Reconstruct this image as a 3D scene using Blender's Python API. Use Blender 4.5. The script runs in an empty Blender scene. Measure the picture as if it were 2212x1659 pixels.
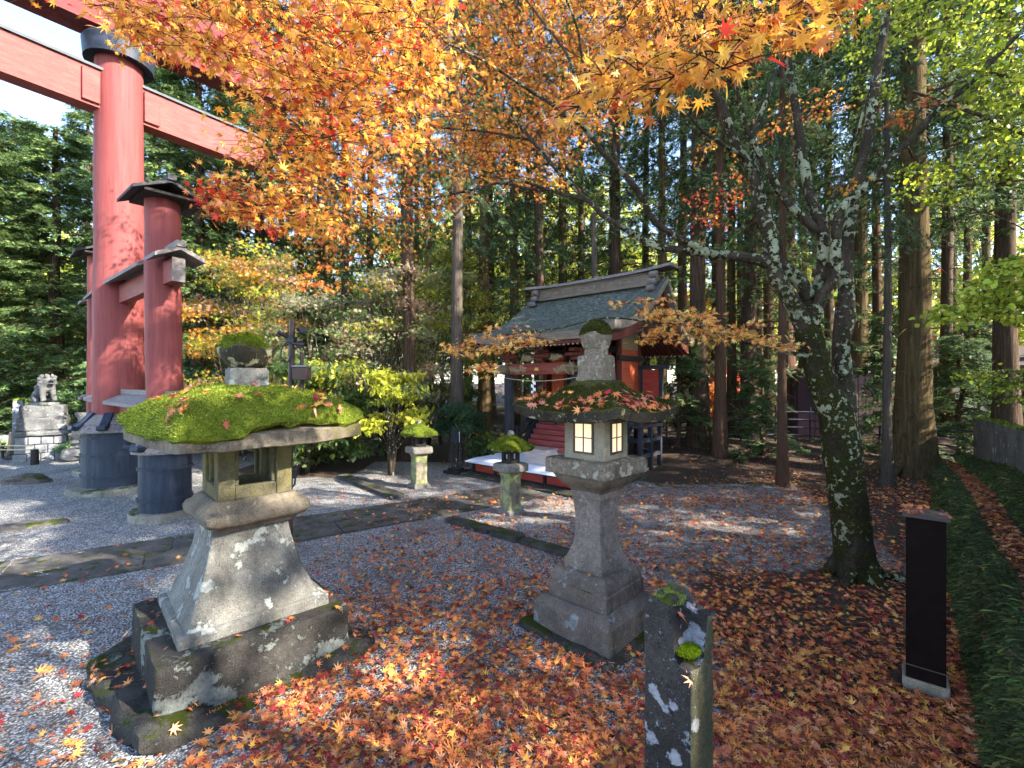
import bpy, bmesh, math, random
import numpy as np
from mathutils import Vector, Matrix, noise as mnoise

RND = random.Random(11)
rng = np.random.default_rng(11)
S = bpy.context.scene
COL = S.collection
F, CU, CV, H = 1010.0, 1106.0, 823.0, 1.6      # photo measured at 2212 px wide; camera 1.6 m up

def P(u, v, d):
    return Vector(((u - CU) / F * d, d, H - (v - CV) / F * d))

def G(u, v, z=0.0):
    d = F * (H - z) / (v - CV)
    return Vector(((u - CU) / F * d, d, z))

def sm(a, b, x):
    t = np.clip((x - a) / (b - a), 0, 1)
    return t * t * (3 - 2 * t)

def lin(r, g, b):
    def f(c):
        c /= 255.0
        return c / 12.92 if c <= 0.04045 else ((c + 0.055) / 1.055) ** 2.4
    return (f(r), f(g), f(b))

# ------------------------------------------------------------------ objects
def tag(o, label=None, cat=None, group=None, kind=None):
    if label: o['label'] = label
    if cat: o['category'] = cat
    if group: o['group'] = group
    if kind: o['kind'] = kind
    return o

def empty(name, loc=(0, 0, 0), rz=0.0, scale=None):
    o = bpy.data.objects.new(name, None)
    o.empty_display_size = 0.1
    o.location = loc
    o.rotation_euler = (0, 0, rz)
    if scale: o.scale = scale
    COL.objects.link(o)
    return o

def thing(name, label, cat, loc=(0, 0, 0), rz=0.0, group=None, scale=None):
    return tag(empty(name, loc, rz, scale), label, cat, group)

def link_mesh(name, me, mats, parent=None):
    o = bpy.data.objects.new(name, me)
    if not isinstance(mats, (list, tuple)): mats = [mats]
    for m in mats: me.materials.append(m)
    COL.objects.link(o)
    if parent: o.parent = parent
    return o

def obj(name, VF, mat, parent=None, smooth=40, bevel=0, seg=2, mi=None):
    V, Fc = VF
    me = bpy.data.meshes.new(name)
    me.from_pydata([tuple(v) for v in V], [], Fc)
    me.validate()
    me.update()
    if mi is not None: me.polygons.foreach_set('material_index', mi)
    if smooth:
        me.polygons.foreach_set('use_smooth', [True] * len(me.polygons))
        me.set_sharp_from_angle(angle=math.radians(smooth))
    o = link_mesh(name, me, mat, parent)
    if bevel:
        m = o.modifiers.new('Bevel', 'BEVEL')
        m.width = bevel; m.segments = seg; m.limit_method = 'ANGLE'; m.angle_limit = math.radians(40)
    return o

def fast(name, V, Fi, mat, parent=None, col=None, smooth=False):
    """V (n,3), Fi (m,k) uniform polygons, col (n,3) point colours"""
    me = bpy.data.meshes.new(name)
    n, (m, k) = len(V), Fi.shape
    me.vertices.add(n); me.loops.add(m * k); me.polygons.add(m)
    me.vertices.foreach_set('co', np.ascontiguousarray(V, dtype=np.float32).ravel())
    me.loops.foreach_set('vertex_index', np.ascontiguousarray(Fi, dtype=np.int32).ravel())
    me.polygons.foreach_set('loop_start', np.arange(0, m * k, k, dtype=np.int32))
    if smooth: me.polygons.foreach_set('use_smooth', np.ones(m, dtype=bool))
    me.update(calc_edges=True)
    if col is not None:
        a = me.color_attributes.new('Col', 'FLOAT_COLOR', 'POINT')
        c = np.ones((n, 4), dtype=np.float32); c[:, :3] = col
        a.data.foreach_set('color', c.ravel())
    return link_mesh(name, me, mat, parent)

def copy_tree(o, parent=None):
    c = o.copy(); COL.objects.link(c)
    if parent: c.parent = parent
    for ch in list(o.children): copy_tree(ch, c)
    return c

# ------------------------------------------------------------------ geometry
class MB:
    def __init__(s): s.V = []; s.F = []; s.M = []; s.P = []
    def add(s, VF, M=None, mi=0):
        V, Fc = VF; b = len(s.V); s.P.append((b, len(s.F)))
        for v in V:
            v = Vector(v)
            s.V.append(M @ v if M is not None else v)
        for f in Fc: s.F.append(tuple(i + b for i in f)); s.M.append(mi)
        return s
    def box(s, c, size, rz=0.0, M=None, mi=0):
        x, y, z = size[0] / 2, size[1] / 2, size[2] / 2
        V = [Vector((i * x, j * y, k * z)) for k in (-1, 1) for j in (-1, 1) for i in (-1, 1)]
        Fc = [(0, 2, 3, 1), (4, 5, 7, 6), (0, 1, 5, 4), (2, 6, 7, 3), (0, 4, 6, 2), (1, 3, 7, 5)]
        A = Matrix.Translation(c) @ Matrix.Rotation(rz, 4, 'Z')
        if M is not None: A = A @ M
        return s.add((V, Fc), A, mi)
    def bar(s, a, b, w, h=None, mi=0, roll=0.0):
        a, b = Vector(a), Vector(b); d = b - a
        q = d.to_track_quat('X', 'Z').to_matrix().to_4x4()
        A = Matrix.Translation((a + b) / 2) @ q @ Matrix.Rotation(roll, 4, 'X')
        x, y, z = d.length / 2, w / 2, (h or w) / 2
        V = [Vector((i * x, j * y, k * z)) for k in (-1, 1) for j in (-1, 1) for i in (-1, 1)]
        Fc = [(0, 2, 3, 1), (4, 5, 7, 6), (0, 1, 5, 4), (2, 6, 7, 3), (0, 4, 6, 2), (1, 3, 7, 5)]
        return s.add((V, Fc), A, mi)
    def tube(s, pts, rad, n=8, amp=0, seed=0, mi=0, cap=True):
        return s.add(tube(pts, rad, n, amp, seed, cap), None, mi)
    def cyl(s, c, r, h, n=24, r2=None, mi=0, M=None):
        return s.add(lathe([(0, r), (h, r if r2 is None else r2)], n), (M or Matrix.Translation(c)), mi)
    def ell(s, c, r, n=12, amp=0, seed=0, mi=0, fs=4):
        V, Fc = [], []
        m = max(6, n * 2 // 3)
        for i in range(m + 1):
            t = math.pi * i / m
            for j in range(n):
                p = 2 * math.pi * j / n
                q = Vector((math.sin(t) * math.cos(p), math.sin(t) * math.sin(p), math.cos(t)))
                k = 1 + (amp * mnoise.noise(q * fs + Vector((seed, 0, 0))) if amp else 0)
                V.append(Vector((q.x * r[0], q.y * r[1], q.z * r[2])) * k + Vector(c))
        for i in range(m):
            for j in range(n):
                a, b = i * n + j, i * n + (j + 1) % n
                Fc.append((a, a + n, b + n, b))
        return s.add((V, Fc), None, mi)
    def each(s, name, mat, parent=None, **k):
        out = []; P_ = s.P + [(len(s.V), len(s.F))]
        for (v0, f0), (v1, f1) in zip(P_, P_[1:]):
            out.append(obj(name, (s.V[v0:v1], [tuple(i - v0 for i in f) for f in s.F[f0:f1]]), mat, parent, **k))
        return out
    @property
    def vf(s): return s.V, s.F
    def build(s, name, mat, parent=None, **k):
        return obj(name, (s.V, s.F), mat, parent, mi=s.M if isinstance(mat, (list, tuple)) else None, **k)

def tube(pts, rad, n=8, amp=0.0, seed=0, cap=True):
    pts = [Vector(p) for p in pts]
    if not hasattr(rad, '__len__'): rad = [rad] * len(pts)
    V, Fc = [], []
    t0 = (pts[1] - pts[0]).normalized()
    a = t0.orthogonal().normalized()
    for i, p in enumerate(pts):
        t = (pts[min(i + 1, len(pts) - 1)] - pts[max(i - 1, 0)])
        t = t.normalized() if t.length > 1e-9 else t0
        a = (a - t * a.dot(t)).normalized(); b = t.cross(a)
        for j in range(n):
            th = 2 * math.pi * j / n
            dr = a * math.cos(th) + b * math.sin(th)
            k = 1.0
            if amp:
                q = (p + dr * rad[i])
                k += amp * (mnoise.noise(q * 6 + Vector((seed, 0, 0))) + .5 * mnoise.noise(q * 16 + Vector((seed, 3, 0))))
            V.append(p + dr * rad[i] * k)
    for i in range(len(pts) - 1):
        for j in range(n):
            c, d = i * n + j, i * n + (j + 1) % n
            Fc.append((c, d, d + n, c + n))
    if cap:
        Fc.append(tuple(range(n))[::-1]); m = (len(pts) - 1) * n
        Fc.append(tuple(range(m, m + n)))
    return V, Fc

def lathe(prof, n=24, cap=True, amp=0.0, seed=0, fs=6):
    V, Fc = [], []
    for z, r in prof:
        for j in range(n):
            th = 2 * math.pi * j / n
            q = Vector((r * math.cos(th), r * math.sin(th), z))
            if amp: q += mnoise.noise_vector(q * fs + Vector((seed, seed, 0))) * amp
            V.append(q)
    for i in range(len(prof) - 1):
        for j in range(n):
            a, b = i * n + j, i * n + (j + 1) % n
            Fc.append((a, b, b + n, a + n))
    if cap:
        Fc.append(tuple(range(n))[::-1]); m = (len(prof) - 1) * n
        Fc.append(tuple(range(m, m + n)))
    return V, Fc

def spline(pts, step=0.06):
    """Catmull-Rom through (Vector, radius) pairs"""
    out, rad = [], []
    n = len(pts)
    for i in range(n - 1):
        p0, p1, p2, p3 = pts[max(i - 1, 0)][0], pts[i][0], pts[i + 1][0], pts[min(i + 2, n - 1)][0]
        r1, r2 = pts[i][1], pts[i + 1][1]
        k = max(2, int((p2 - p1).length / step))
        for j in range(k):
            t = j / k
            out.append(0.5 * ((2 * p1) + (p2 - p0) * t + (2 * p0 - 5 * p1 + 4 * p2 - p3) * t * t + (3 * p1 - p0 - 3 * p2 + p3) * t ** 3))
            rad.append(r1 + (r2 - r1) * t)
    out.append(pts[-1][0]); rad.append(pts[-1][1])
    return out, rad

def ring(hw, hd, r, n):
    r = min(r, hw * .95, hd * .95)
    pts = []
    for sx, sy, a0 in ((1, -1, -90), (1, 1, 0), (-1, 1, 90), (-1, -1, 180)):
        cx, cy = sx * (hw - r), sy * (hd - r)
        for k in range(4):
            a = math.radians(a0 + 90 * k / 3)
            pts.append((cx + r * math.cos(a), cy + r * math.sin(a)))
        nx = {(1, -1): (hw, hd - r), (1, 1): (-(hw - r), hd), (-1, 1): (-hw, -(hd - r)), (-1, -1): (hw - r, -hd)}[(sx, sy)]
        x0, y0 = pts[-1]
        for k in range(1, n):
            pts.append((x0 + (nx[0] - x0) * k / n, y0 + (nx[1] - y0) * k / n))
    return pts

def sq_loft(prof, n=9, step=0.03, seed=0, amp=0.004, fs=7, rr=0.02, lift=None, asp=1.0, captop=True, capbot=True):
    """square-section loft; prof = [(z, halfwidth)]; irregular stone surface"""
    rings = []
    for i in range(len(prof) - 1):
        (z0, w0), (z1, w1) = prof[i], prof[i + 1]
        k = max(1, int(math.hypot(z1 - z0, w1 - w0) / step))
        for j in range(k): rings.append((z0 + (z1 - z0) * j / k, w0 + (w1 - w0) * j / k))
    rings.append(prof[-1])
    if capbot: rings = [(prof[0][0], prof[0][1] * f) for f in (.05, .35, .7, .93)] + rings
    if captop: rings = rings + [(prof[-1][0], prof[-1][1] * f) for f in (.95, .85, .65, .45, .25, .05)]
    V, Fc = [], []
    m = 4 * (4 + n - 1)
    for z, w in rings:
        for x, y in ring(w, w * asp, rr, n):
            q = Vector((x, y, z))
            if lift: q.z += lift(x, y, z, w)
            if amp:
                o = Vector((seed * 3.1, seed * 1.7, seed))
                q += mnoise.noise_vector(q * fs + o) * amp + mnoise.noise_vector(q * fs * 4 + o) * amp * .45
            V.append(q)
    for i in range(len(rings) - 1):
        for j in range(m):
            a, b = i * m + j, i * m + (j + 1) % m
            Fc.append((a, b, b + m, a + m))
    Fc.append(tuple(range(m))[::-1]); e = (len(rings) - 1) * m
    Fc.append(tuple(range(e, e + m)))
    return V, Fc

def skin(name, pts, edges, rad, mat, parent=None, sub=2):
    me = bpy.data.meshes.new(name)
    me.from_pydata(pts, edges, []); me.update()
    o = link_mesh(name, me, mat, parent)
    bm = bmesh.new(); bm.from_mesh(me)
    L = bm.verts.layers.skin.verify()
    for v, r in zip(bm.verts, rad):
        v[L].radius = (r, r)
    bm.verts.ensure_lookup_table(); bm.verts[0][L].use_root = True
    bm.to_mesh(me); bm.free()
    m = o.modifiers.new('Skin', 'SKIN'); m.use_smooth_shade = True
    s = o.modifiers.new('Sub', 'SUBSURF'); s.levels = sub; s.render_levels = sub
    return o

# ------------------------------------------------------------------ leaves
def star_leaf(lobes=7):
    if lobes == 7:
        half = [(0, .56), (17, .2), (36, .52), (56, .17), (76, .42), (100, .13), (124, .26)]
    else:
        half = [(0, .56), (24, .18), (48, .5), (76, .16), (104, .34)]
    pts = half + [(180, .05)] + [(-a, r) for a, r in reversed(half[1:])]
    P2 = [(0.0, -0.0)] + [(r * math.sin(math.radians(a)), r * math.cos(math.radians(a))) for a, r in pts]
    n = len(pts)
    T = [(0, 1 + (i + 1) % n, 1 + i) for i in range(n)]
    return np.array(P2), np.array(T)

OVAL = (np.array([(0, 0), (.24, .28), (.2, .65), (0, 1), (-.2, .65), (-.24, .28)]), np.array([(0, 1, 2, 3, 4, 5)]))
ROUND = (np.array([(0, 0), (.42, .1), (.5, .5), (.22, .92), (0, .82), (-.22, .92), (-.5, .5), (-.42, .1)]), np.array([(0, 1, 2, 3, 4, 5, 6, 7)]))
STAR7, STAR5 = star_leaf(7), star_leaf(5)

def unit(a):
    return a / np.maximum(np.linalg.norm(a, axis=1, keepdims=True), 1e-9)

def leaf_mesh(tpl, pos, tip, nor, size, curl, col):
    T, Fi = tpl
    N, k = len(pos), len(T)
    y = unit(tip); x = unit(np.cross(y, nor)); z = np.cross(x, y)
    r2 = (T ** 2).sum(1)
    fold = np.abs(T[:, 0])
    w = (-curl[:, None] * r2[None, :] * 1.3 + (curl * .55)[:, None] * fold[None, :])
    tx = T[None, :, 0:1]; ty = T[None, :, 1:2]
    V = pos[:, None, :] + size[:, None, None] * (x[:, None, :] * tx + y[:, None, :] * ty + z[:, None, :] * w[:, :, None])
    idx = (np.arange(N) * k)[:, None, None] + Fi[None]
    return V.reshape(-1, 3), idx.reshape(-1, Fi.shape[1]), np.repeat(col, k, axis=0)

def palette(cols, wts, n, jit=.14, r=None):
    r = r or rng
    c = np.array(cols)[r.choice(len(cols), n, p=np.array(wts) / sum(wts))]
    return np.clip(c * (1 + r.normal(0, jit, (n, 1))) * (1 + r.normal(0, jit * .35, (n, 3))), .002, .95)

def flat_leaves(pos, nor, tilt, size, cols, wts, tpl=STAR7, curl=.25, lift=.004):
    n = len(pos)
    nn = unit(nor + rng.normal(0, tilt, (n, 3)))
    t = unit(np.cross(nn, rng.normal(0, 1, (n, 3))))
    sz = size * rng.uniform(.5, 1.25, n)
    return leaf_mesh(tpl, pos + nor * (lift + rng.uniform(0, .012, (n, 1))), t, nn, sz, rng.normal(curl, .6, n), palette(cols, wts, n))

def scatter(VF, n, M=None, nz=.3, r=None, zmin=None):
    r = r or rng
    V, Fc = VF
    V = np.array([tuple(M @ Vector(v)) if M is not None else tuple(v) for v in V])
    tri = []
    for f in Fc:
        if len(f) > 6: continue
        for i in range(1, len(f) - 1): tri.append((f[0], f[i], f[i + 1]))
    tri = np.array(tri)
    a, b, c = V[tri[:, 0]], V[tri[:, 1]], V[tri[:, 2]]
    nr = np.cross(b - a, c - a); ar = np.linalg.norm(nr, axis=1)
    nr = nr / np.maximum(ar[:, None], 1e-12)
    w = ar * (nr[:, 2] > nz)
    if zmin is not None: w = w * (a[:, 2] > zmin)
    i = r.choice(len(tri), n, p=w / w.sum())
    s = r.random((n, 1)); t = r.random((n, 1)); q = np.sqrt(s)
    return a[i] * (1 - q) + b[i] * q * (1 - t) + c[i] * q * t, nr[i]

def fuzz(VF, n, ln, wd, mat, cols, wts, parent, name, nz=-.2, spread=.7):
    """short blades standing on a surface: moss, grass"""
    p, nn = scatter(VF, n, None, nz)
    t = unit(nn + rng.normal(0, spread, (n, 3)))
    s = unit(np.cross(t, rng.normal(0, 1, (n, 3))))
    L = (ln * rng.uniform(.5, 1.3, (n, 1))); w = wd * rng.uniform(.7, 1.3, (n, 1))
    V = np.stack([p - s * w / 2 - nn * .002, p + s * w / 2 - nn * .002, p + t * L], 1).reshape(-1, 3)
    c = np.repeat(palette(cols, wts, n, .2), 3, axis=0)
    return fast(name, V, np.arange(3 * n).reshape(-1, 3), mat, parent, c)
# ------------------------------------------------------------------ materials
class NT:
    def __init__(s, name):
        s.m = bpy.data.materials.new(name); s.m.use_nodes = True
        s.t = s.m.node_tree; s.t.nodes.clear()
        s.out = s.n('ShaderNodeOutputMaterial')
        s.co = s.n('ShaderNodeTexCoord').outputs['Object']
    def n(s, k, **kw):
        x = s.t.nodes.new(k)
        for a, b in kw.items(): setattr(x, a, b)
        return x
    def put(s, sock, v):
        if isinstance(v, bpy.types.NodeSocket): s.t.links.new(v, sock)
        elif hasattr(v, '__len__') and len(v) == 3 and sock.type == 'RGBA': sock.default_value = (*v, 1)
        else: sock.default_value = v
    def map(s, sc, vec=None):
        x = s.n('ShaderNodeMapping'); s.put(x.inputs['Vector'], vec or s.co); x.inputs['Scale'].default_value = sc
        return x.outputs[0]
    def noise(s, scale, det=4, rough=.6, vec=None, dist=0):
        x = s.n('ShaderNodeTexNoise'); s.put(x.inputs['Vector'], vec or s.co)
        x.inputs['Scale'].default_value = scale; x.inputs['Detail'].default_value = det
        x.inputs['Roughness'].default_value = rough; x.inputs['Distortion'].default_value = dist
        return x.outputs[0]
    def vor(s, scale, vec=None, out='Distance', feat='F1'):
        x = s.n('ShaderNodeTexVoronoi', feature=feat); s.put(x.inputs['Vector'], vec or s.co)
        x.inputs['Scale'].default_value = scale
        return x.outputs[out]
    def ramp(s, fac, stops, interp='LINEAR'):
        x = s.n('ShaderNodeValToRGB'); s.put(x.inputs[0], fac); r = x.color_ramp; r.interpolation = interp
        while len(r.elements) < len(stops): r.elements.new(0.5)
        for e, (p, c) in zip(r.elements, stops):
            e.position = p; e.color = (*c, 1) if hasattr(c, '__len__') else (c, c, c, 1)
        return x.outputs[0]
    def mix(s, fac, a, b, blend='MIX'):
        x = s.n('ShaderNodeMix', data_type='RGBA', blend_type=blend)
        s.put(x.inputs[0], fac); s.put(x.inputs[6], a); s.put(x.inputs[7], b)
        return x.outputs[2]
    def math(s, op, a, b=0.0, c=None):
        x = s.n('ShaderNodeMath', operation=op, use_clamp=False)
        s.put(x.inputs[0], a); s.put(x.inputs[1], b)
        if c is not None: s.put(x.inputs[2], c)
        return x.outputs[0]
    def step(s, v, a, b):
        x = s.n('ShaderNodeMapRange', interpolation_type='SMOOTHSTEP'); s.put(x.inputs[0], v)
        x.inputs[1].default_value = a; x.inputs[2].default_value = b
        return x.outputs[0]
    def nz(s):
        g = s.n('ShaderNodeNewGeometry'); x = s.n('ShaderNodeSeparateXYZ'); s.put(x.inputs[0], g.outputs['Normal'])
        return x.outputs[2]
    def attr(s, name='Col'):
        return s.n('ShaderNodeAttribute', attribute_name=name).outputs['Color']
    def bump(s, h, strength=.5, dist=.01, nrm=None):
        x = s.n('ShaderNodeBump'); x.inputs['Strength'].default_value = strength; x.inputs['Distance'].default_value = dist
        s.put(x.inputs['Height'], h)
        if nrm: s.put(x.inputs['Normal'], nrm)
        return x.outputs[0]
    def surf(s, col, rough=.85, nrm=None, metal=0, spec=.3, emit=None, es=0):
        b = s.n('ShaderNodeBsdfPrincipled')
        s.put(b.inputs['Base Color'], col); s.put(b.inputs['Roughness'], rough)
        b.inputs['Metallic'].default_value = metal; b.inputs['Specular IOR Level'].default_value = spec
        if nrm: s.put(b.inputs['Normal'], nrm)
        if emit is not None:
            s.put(b.inputs['Emission Color'], emit); b.inputs['Emission Strength'].default_value = es
        s.t.links.new(b.outputs[0], s.out.inputs[0])
        return s.m
    def leaf(s, col, trans=.45, rough=.55, spec=.25, boost=1.25):
        b = s.n('ShaderNodeBsdfPrincipled'); s.put(b.inputs['Base Color'], col)
        b.inputs['Roughness'].default_value = rough; b.inputs['Specular IOR Level'].default_value = spec
        t = s.n('ShaderNodeBsdfTranslucent')
        hs = s.n('ShaderNodeHueSaturation'); hs.inputs['Saturation'].default_value = 1.0; hs.inputs['Value'].default_value = boost
        s.put(hs.inputs['Color'], col); s.put(t.inputs['Color'], hs.outputs[0])
        x = s.n('ShaderNodeMixShader'); x.inputs[0].default_value = trans
        s.t.links.new(b.outputs[0], x.inputs[1]); s.t.links.new(t.outputs[0], x.inputs[2])
        s.t.links.new(x.outputs[0], s.out.inputs[0])
        return s.m

def stone_mat(name, dark, mid, light, lichen=None, la=.55, ls=7, moss=0, algae=None, aa=.5, as_=2.0, speck=.5, bs=.5, mosscol=None):
    t = NT(name)
    big = t.noise(3.2, 7, .72); fine = t.noise(34, 8, .78); grain = t.noise(170, 3, .75)
    c = t.ramp(big, [(.36, tuple(.72 * np.array(dark))), (.5, mid), (.62, light)])
    c = t.mix(t.math('MULTIPLY', t.step(t.noise(11, 6, .75), .5, .62), .5), c, tuple(.6 * np.array(mid)))
    c = t.mix(t.step(fine, .38, .62), t.mix(speck, c, (.03, .03, .028)), c)
    c = t.mix(.38, c, t.ramp(grain, [(.3, .2 * np.array(mid)), (.7, np.minimum(1.6 * np.array(light), 1))]))
    streak = t.noise(5, 5, .6, t.map((1, 1, .16)))
    c = t.mix(t.math('MULTIPLY', t.step(streak, .5, .72), .55), c, tuple(.4 * np.array(dark)))
    if algae is not None:
        a = t.noise(as_, 7, .7)
        c = t.mix(t.math('MULTIPLY', t.step(a, 1 - aa - .06, 1 - aa + .1), t.step(fine, .3, .6)), c, algae)
    h = t.math('ADD', t.math('MULTIPLY', fine, .6), t.math('MULTIPLY', grain, .4))
    pit = t.step(t.noise(70, 4, .7), .62, .68)
    c = t.mix(t.math('MULTIPLY', pit, .5), c, tuple(.35 * np.array(dark)))
    h = t.math('SUBTRACT', h, t.math('MULTIPLY', pit, .4))
    if lichen is not None:
        l = t.math('ADD', t.noise(ls, 2, .5), t.math('MULTIPLY', t.math('SUBTRACT', fine, .5), .5))
        lm = t.step(l, la, la + .03)
        dots = t.math('MULTIPLY', t.step(t.noise(ls * 6, 3, .6), .63, .66), t.step(t.noise(ls * .8, 2), .45, .6))
        lm = t.math('MAXIMUM', lm, t.math('MULTIPLY', dots, .8))
        c = t.mix(lm, c, t.mix(t.step(fine, .35, .65), tuple(.55 * np.array(lichen)), lichen))
        h = t.math('ADD', h, t.math('MULTIPLY', lm, .35))
    if moss:
        mm = t.math('MULTIPLY', t.step(t.nz(), .35, .8), t.step(t.noise(6, 5, .7), .62 - moss * .35, .7 - moss * .35))
        mc = mosscol or lin(70, 82, 24)
        c = t.mix(mm, c, t.mix(fine, tuple(.35 * np.array(mc)), mc))
        h = t.math('ADD', h, t.math('MULTIPLY', mm, .3))
    return t.surf(c, .94, t.bump(h, min(1, bs * 1.5), .02), spec=.12)

M = {}
GREY = lin(150, 146, 136)
M['stone_left'] = stone_mat('weathered grey stone', lin(84, 80, 72), lin(122, 118, 108), lin(150, 147, 138), lichen=lin(176, 178, 168), la=.60, ls=8, algae=lin(124, 120, 78), aa=.3)
M['stone_cap'] = stone_mat('brown grey stone', lin(70, 62, 52), lin(118, 106, 90), lin(146, 134, 116), algae=lin(112, 104, 52), aa=.4, lichen=lin(170, 168, 150), la=.72)
M['stone_chamber'] = stone_mat('algae covered stone', lin(66, 62, 46), lin(104, 97, 74), lin(130, 122, 94), algae=lin(118, 108, 52), aa=.46)
M['stone_black'] = stone_mat('black lichen stone', lin(30, 29, 27), lin(54, 51, 47), lin(88, 84, 78), lichen=lin(140, 144, 136), la=.60, ls=5.5, moss=.2, bs=.9)
M['stone_slab'] = stone_mat('mossy ground rock', lin(36, 35, 32), lin(64, 62, 57), lin(98, 94, 88), lichen=lin(130, 134, 122), la=.66, moss=.36, mosscol=lin(70, 78, 28), bs=.9)
M['stone_right'] = stone_mat('pink grey speckled stone', lin(84, 72, 64), lin(134, 120, 108), lin(168, 154, 142), algae=lin(142, 136, 74), aa=.42, speck=.75, lichen=lin(176, 172, 160), la=.7)
M['stone_step'] = stone_mat('reddish grey stone', lin(72, 62, 56), lin(112, 98, 88), lin(142, 130, 118), lichen=lin(150, 154, 152), la=.66, ls=7, algae=lin(104, 106, 70), aa=.38, moss=.12)
M['stone_platform'] = stone_mat('lichen speckled stone', lin(78, 66, 54), lin(128, 112, 94), lin(164, 148, 128), lichen=lin(182, 174, 152), la=.58, ls=14, speck=.85, algae=lin(146, 138, 70), aa=.3)
M['stone_roof'] = stone_mat('black stained roof stone', lin(26, 23, 18), lin(50, 44, 35), lin(88, 80, 64), lichen=lin(182, 176, 140), la=.6, ls=9, moss=.5, mosscol=lin(84, 88, 34))
M['stone_lime'] = stone_mat('lime lichen stone', lin(96, 88, 74), lin(130, 122, 104), lin(152, 144, 126), algae=lin(164, 172, 104), aa=.52, as_=4.5)
M['stone_small'] = stone_mat('small lantern stone', lin(82, 76, 68), lin(124, 118, 108), lin(152, 146, 136), algae=lin(140, 140, 88), aa=.3)
M['stone_dark'] = stone_mat('dark chamber stone', lin(38, 36, 32), lin(58, 54, 48), lin(82, 76, 68))
M['stone_post'] = stone_mat('black lichen post stone', lin(36, 31, 28), lin(60, 53, 48), lin(98, 90, 84), lichen=lin(186, 182, 184), la=.585, ls=11, moss=.4, mosscol=lin(90, 104, 30), bs=.8)
M['stone_post_sunside'] = stone_mat('olive weathered stone sunlit side', lin(62, 58, 40), lin(108, 102, 74), lin(142, 136, 104), lichen=lin(206, 204, 196), la=.68, ls=10)  # right face of the post: sunlight put into the paler olive
M['concrete'] = stone_mat('pale concrete', lin(126, 115, 95), lin(148, 136, 114), lin(164, 152, 130), speck=.12, algae=lin(130, 116, 80), aa=.22, bs=.2)
M['wall_concrete'] = stone_mat('stained concrete wall', lin(52, 50, 46), lin(88, 84, 78), lin(132, 128, 120), lichen=lin(168, 166, 156), la=.66, moss=.7, mosscol=lin(70, 84, 30), algae=lin(60, 64, 38), aa=.35)
M['stone_far'] = stone_mat('pale lion stone', lin(56, 56, 57), lin(92, 92, 92), lin(126, 126, 124), lichen=lin(150, 150, 148), la=.62, moss=.2)
M['stone_block'] = stone_mat('pale cut block', lin(104, 106, 108), lin(128, 130, 132), lin(146, 148, 150), speck=.15)
M['stone_flat'] = stone_mat('paving stone', lin(56, 54, 50), lin(84, 80, 75), lin(112, 107, 100), moss=.25, algae=lin(90, 84, 50), aa=.3)
M['stone_ring'] = stone_mat('pillar footing stone', lin(96, 90, 78), lin(136, 130, 114), lin(166, 160, 144), moss=.3)

def moss_mat(name, a, b, c):
    t = NT(name); f = t.noise(60, 6, .75); g = t.noise(5, 4, .6)
    col = t.mix(t.step(g, .35, .65), t.ramp(f, [(.3, a), (.55, b), (.75, c)]), t.ramp(f, [(.3, a), (.6, tuple(.7 * np.array(b))), (.8, b)]))
    br = t.step(t.noise(9, 6, .75), .58, .68)
    col = t.mix(t.math('MULTIPLY', br, .75), col, t.ramp(f, [(.3, lin(40, 32, 18)), (.7, lin(96, 82, 44))]))
    return t.surf(col, .95, t.bump(t.noise(90, 5, .8), 1, .02), spec=.1)
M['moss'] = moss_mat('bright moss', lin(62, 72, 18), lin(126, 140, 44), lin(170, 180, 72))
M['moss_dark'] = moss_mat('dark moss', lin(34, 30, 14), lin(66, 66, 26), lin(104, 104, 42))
t = NT('moss blade'); M['moss_blade'] = t.leaf(t.attr(), .3, .8, .1)

def wood_mat(name, dark, mid, light, grain=(9, 9, .5), rough=.8, bs=.25, worn=None, wa=.6):
    t = NT(name); g = t.noise(4, 8, .7, t.map(grain)); b = t.noise(1.6, 4, .6); f = t.noise(60, 3, .6, t.map(grain))
    c = t.ramp(g, [(.3, dark), (.52, mid), (.74, light)])
    c = t.mix(t.math('MULTIPLY', t.step(b, .42, .7), .45), c, mid)
    cr = t.math('MULTIPLY', t.step(t.noise(9, 4, .65, t.map(grain)), .63, .66), .45)
    c = t.mix(cr, c, tuple(.35 * np.array(dark)))
    if worn is not None: c = t.mix(t.math('MULTIPLY', t.step(t.noise(5, 7, .75), wa, wa + .14), .8), c, worn)
    return t.surf(c, rough, t.bump(t.math('ADD', g, t.math('MULTIPLY', f, .5)), bs, .02), spec=.25)
M['torii_red'] = wood_mat('weathered vermilion paint', lin(112, 52, 50), lin(127, 63, 60), lin(138, 77, 74), grain=(5, 5, .28), rough=.7, bs=.22, worn=lin(110, 56, 54), wa=.62)
M['beam_red'] = wood_mat('orange vermilion paint', lin(112, 54, 50), lin(130, 68, 62), lin(144, 84, 76), grain=(1, 1, 5), rough=.7)
M['kasagi'] = wood_mat('dark red beam', lin(84, 36, 38), lin(110, 52, 52), lin(128, 66, 64), grain=(1, 1, 5))
M['grey_wood'] = wood_mat('weathered grey boards', lin(84, 78, 74), lin(122, 114, 110), lin(150, 142, 138), grain=(8, 1.2, 8))
M['dark_wood'] = wood_mat('dark grey boards', lin(34, 34, 36), lin(54, 54, 57), lin(82, 80, 80), grain=(1, 6, 6))
M['black_iron'] = wood_mat('black painted iron', lin(26, 30, 38), lin(40, 46, 58), lin(58, 66, 80), grain=(2, 2, 2), rough=.5, bs=.1)
M['barrel'] = wood_mat('blue black painted boards', lin(32, 38, 48), lin(46, 53, 65), lin(62, 70, 82), grain=(4, 4, .4), rough=.6, bs=.12, worn=lin(66, 72, 82), wa=.64)
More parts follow.
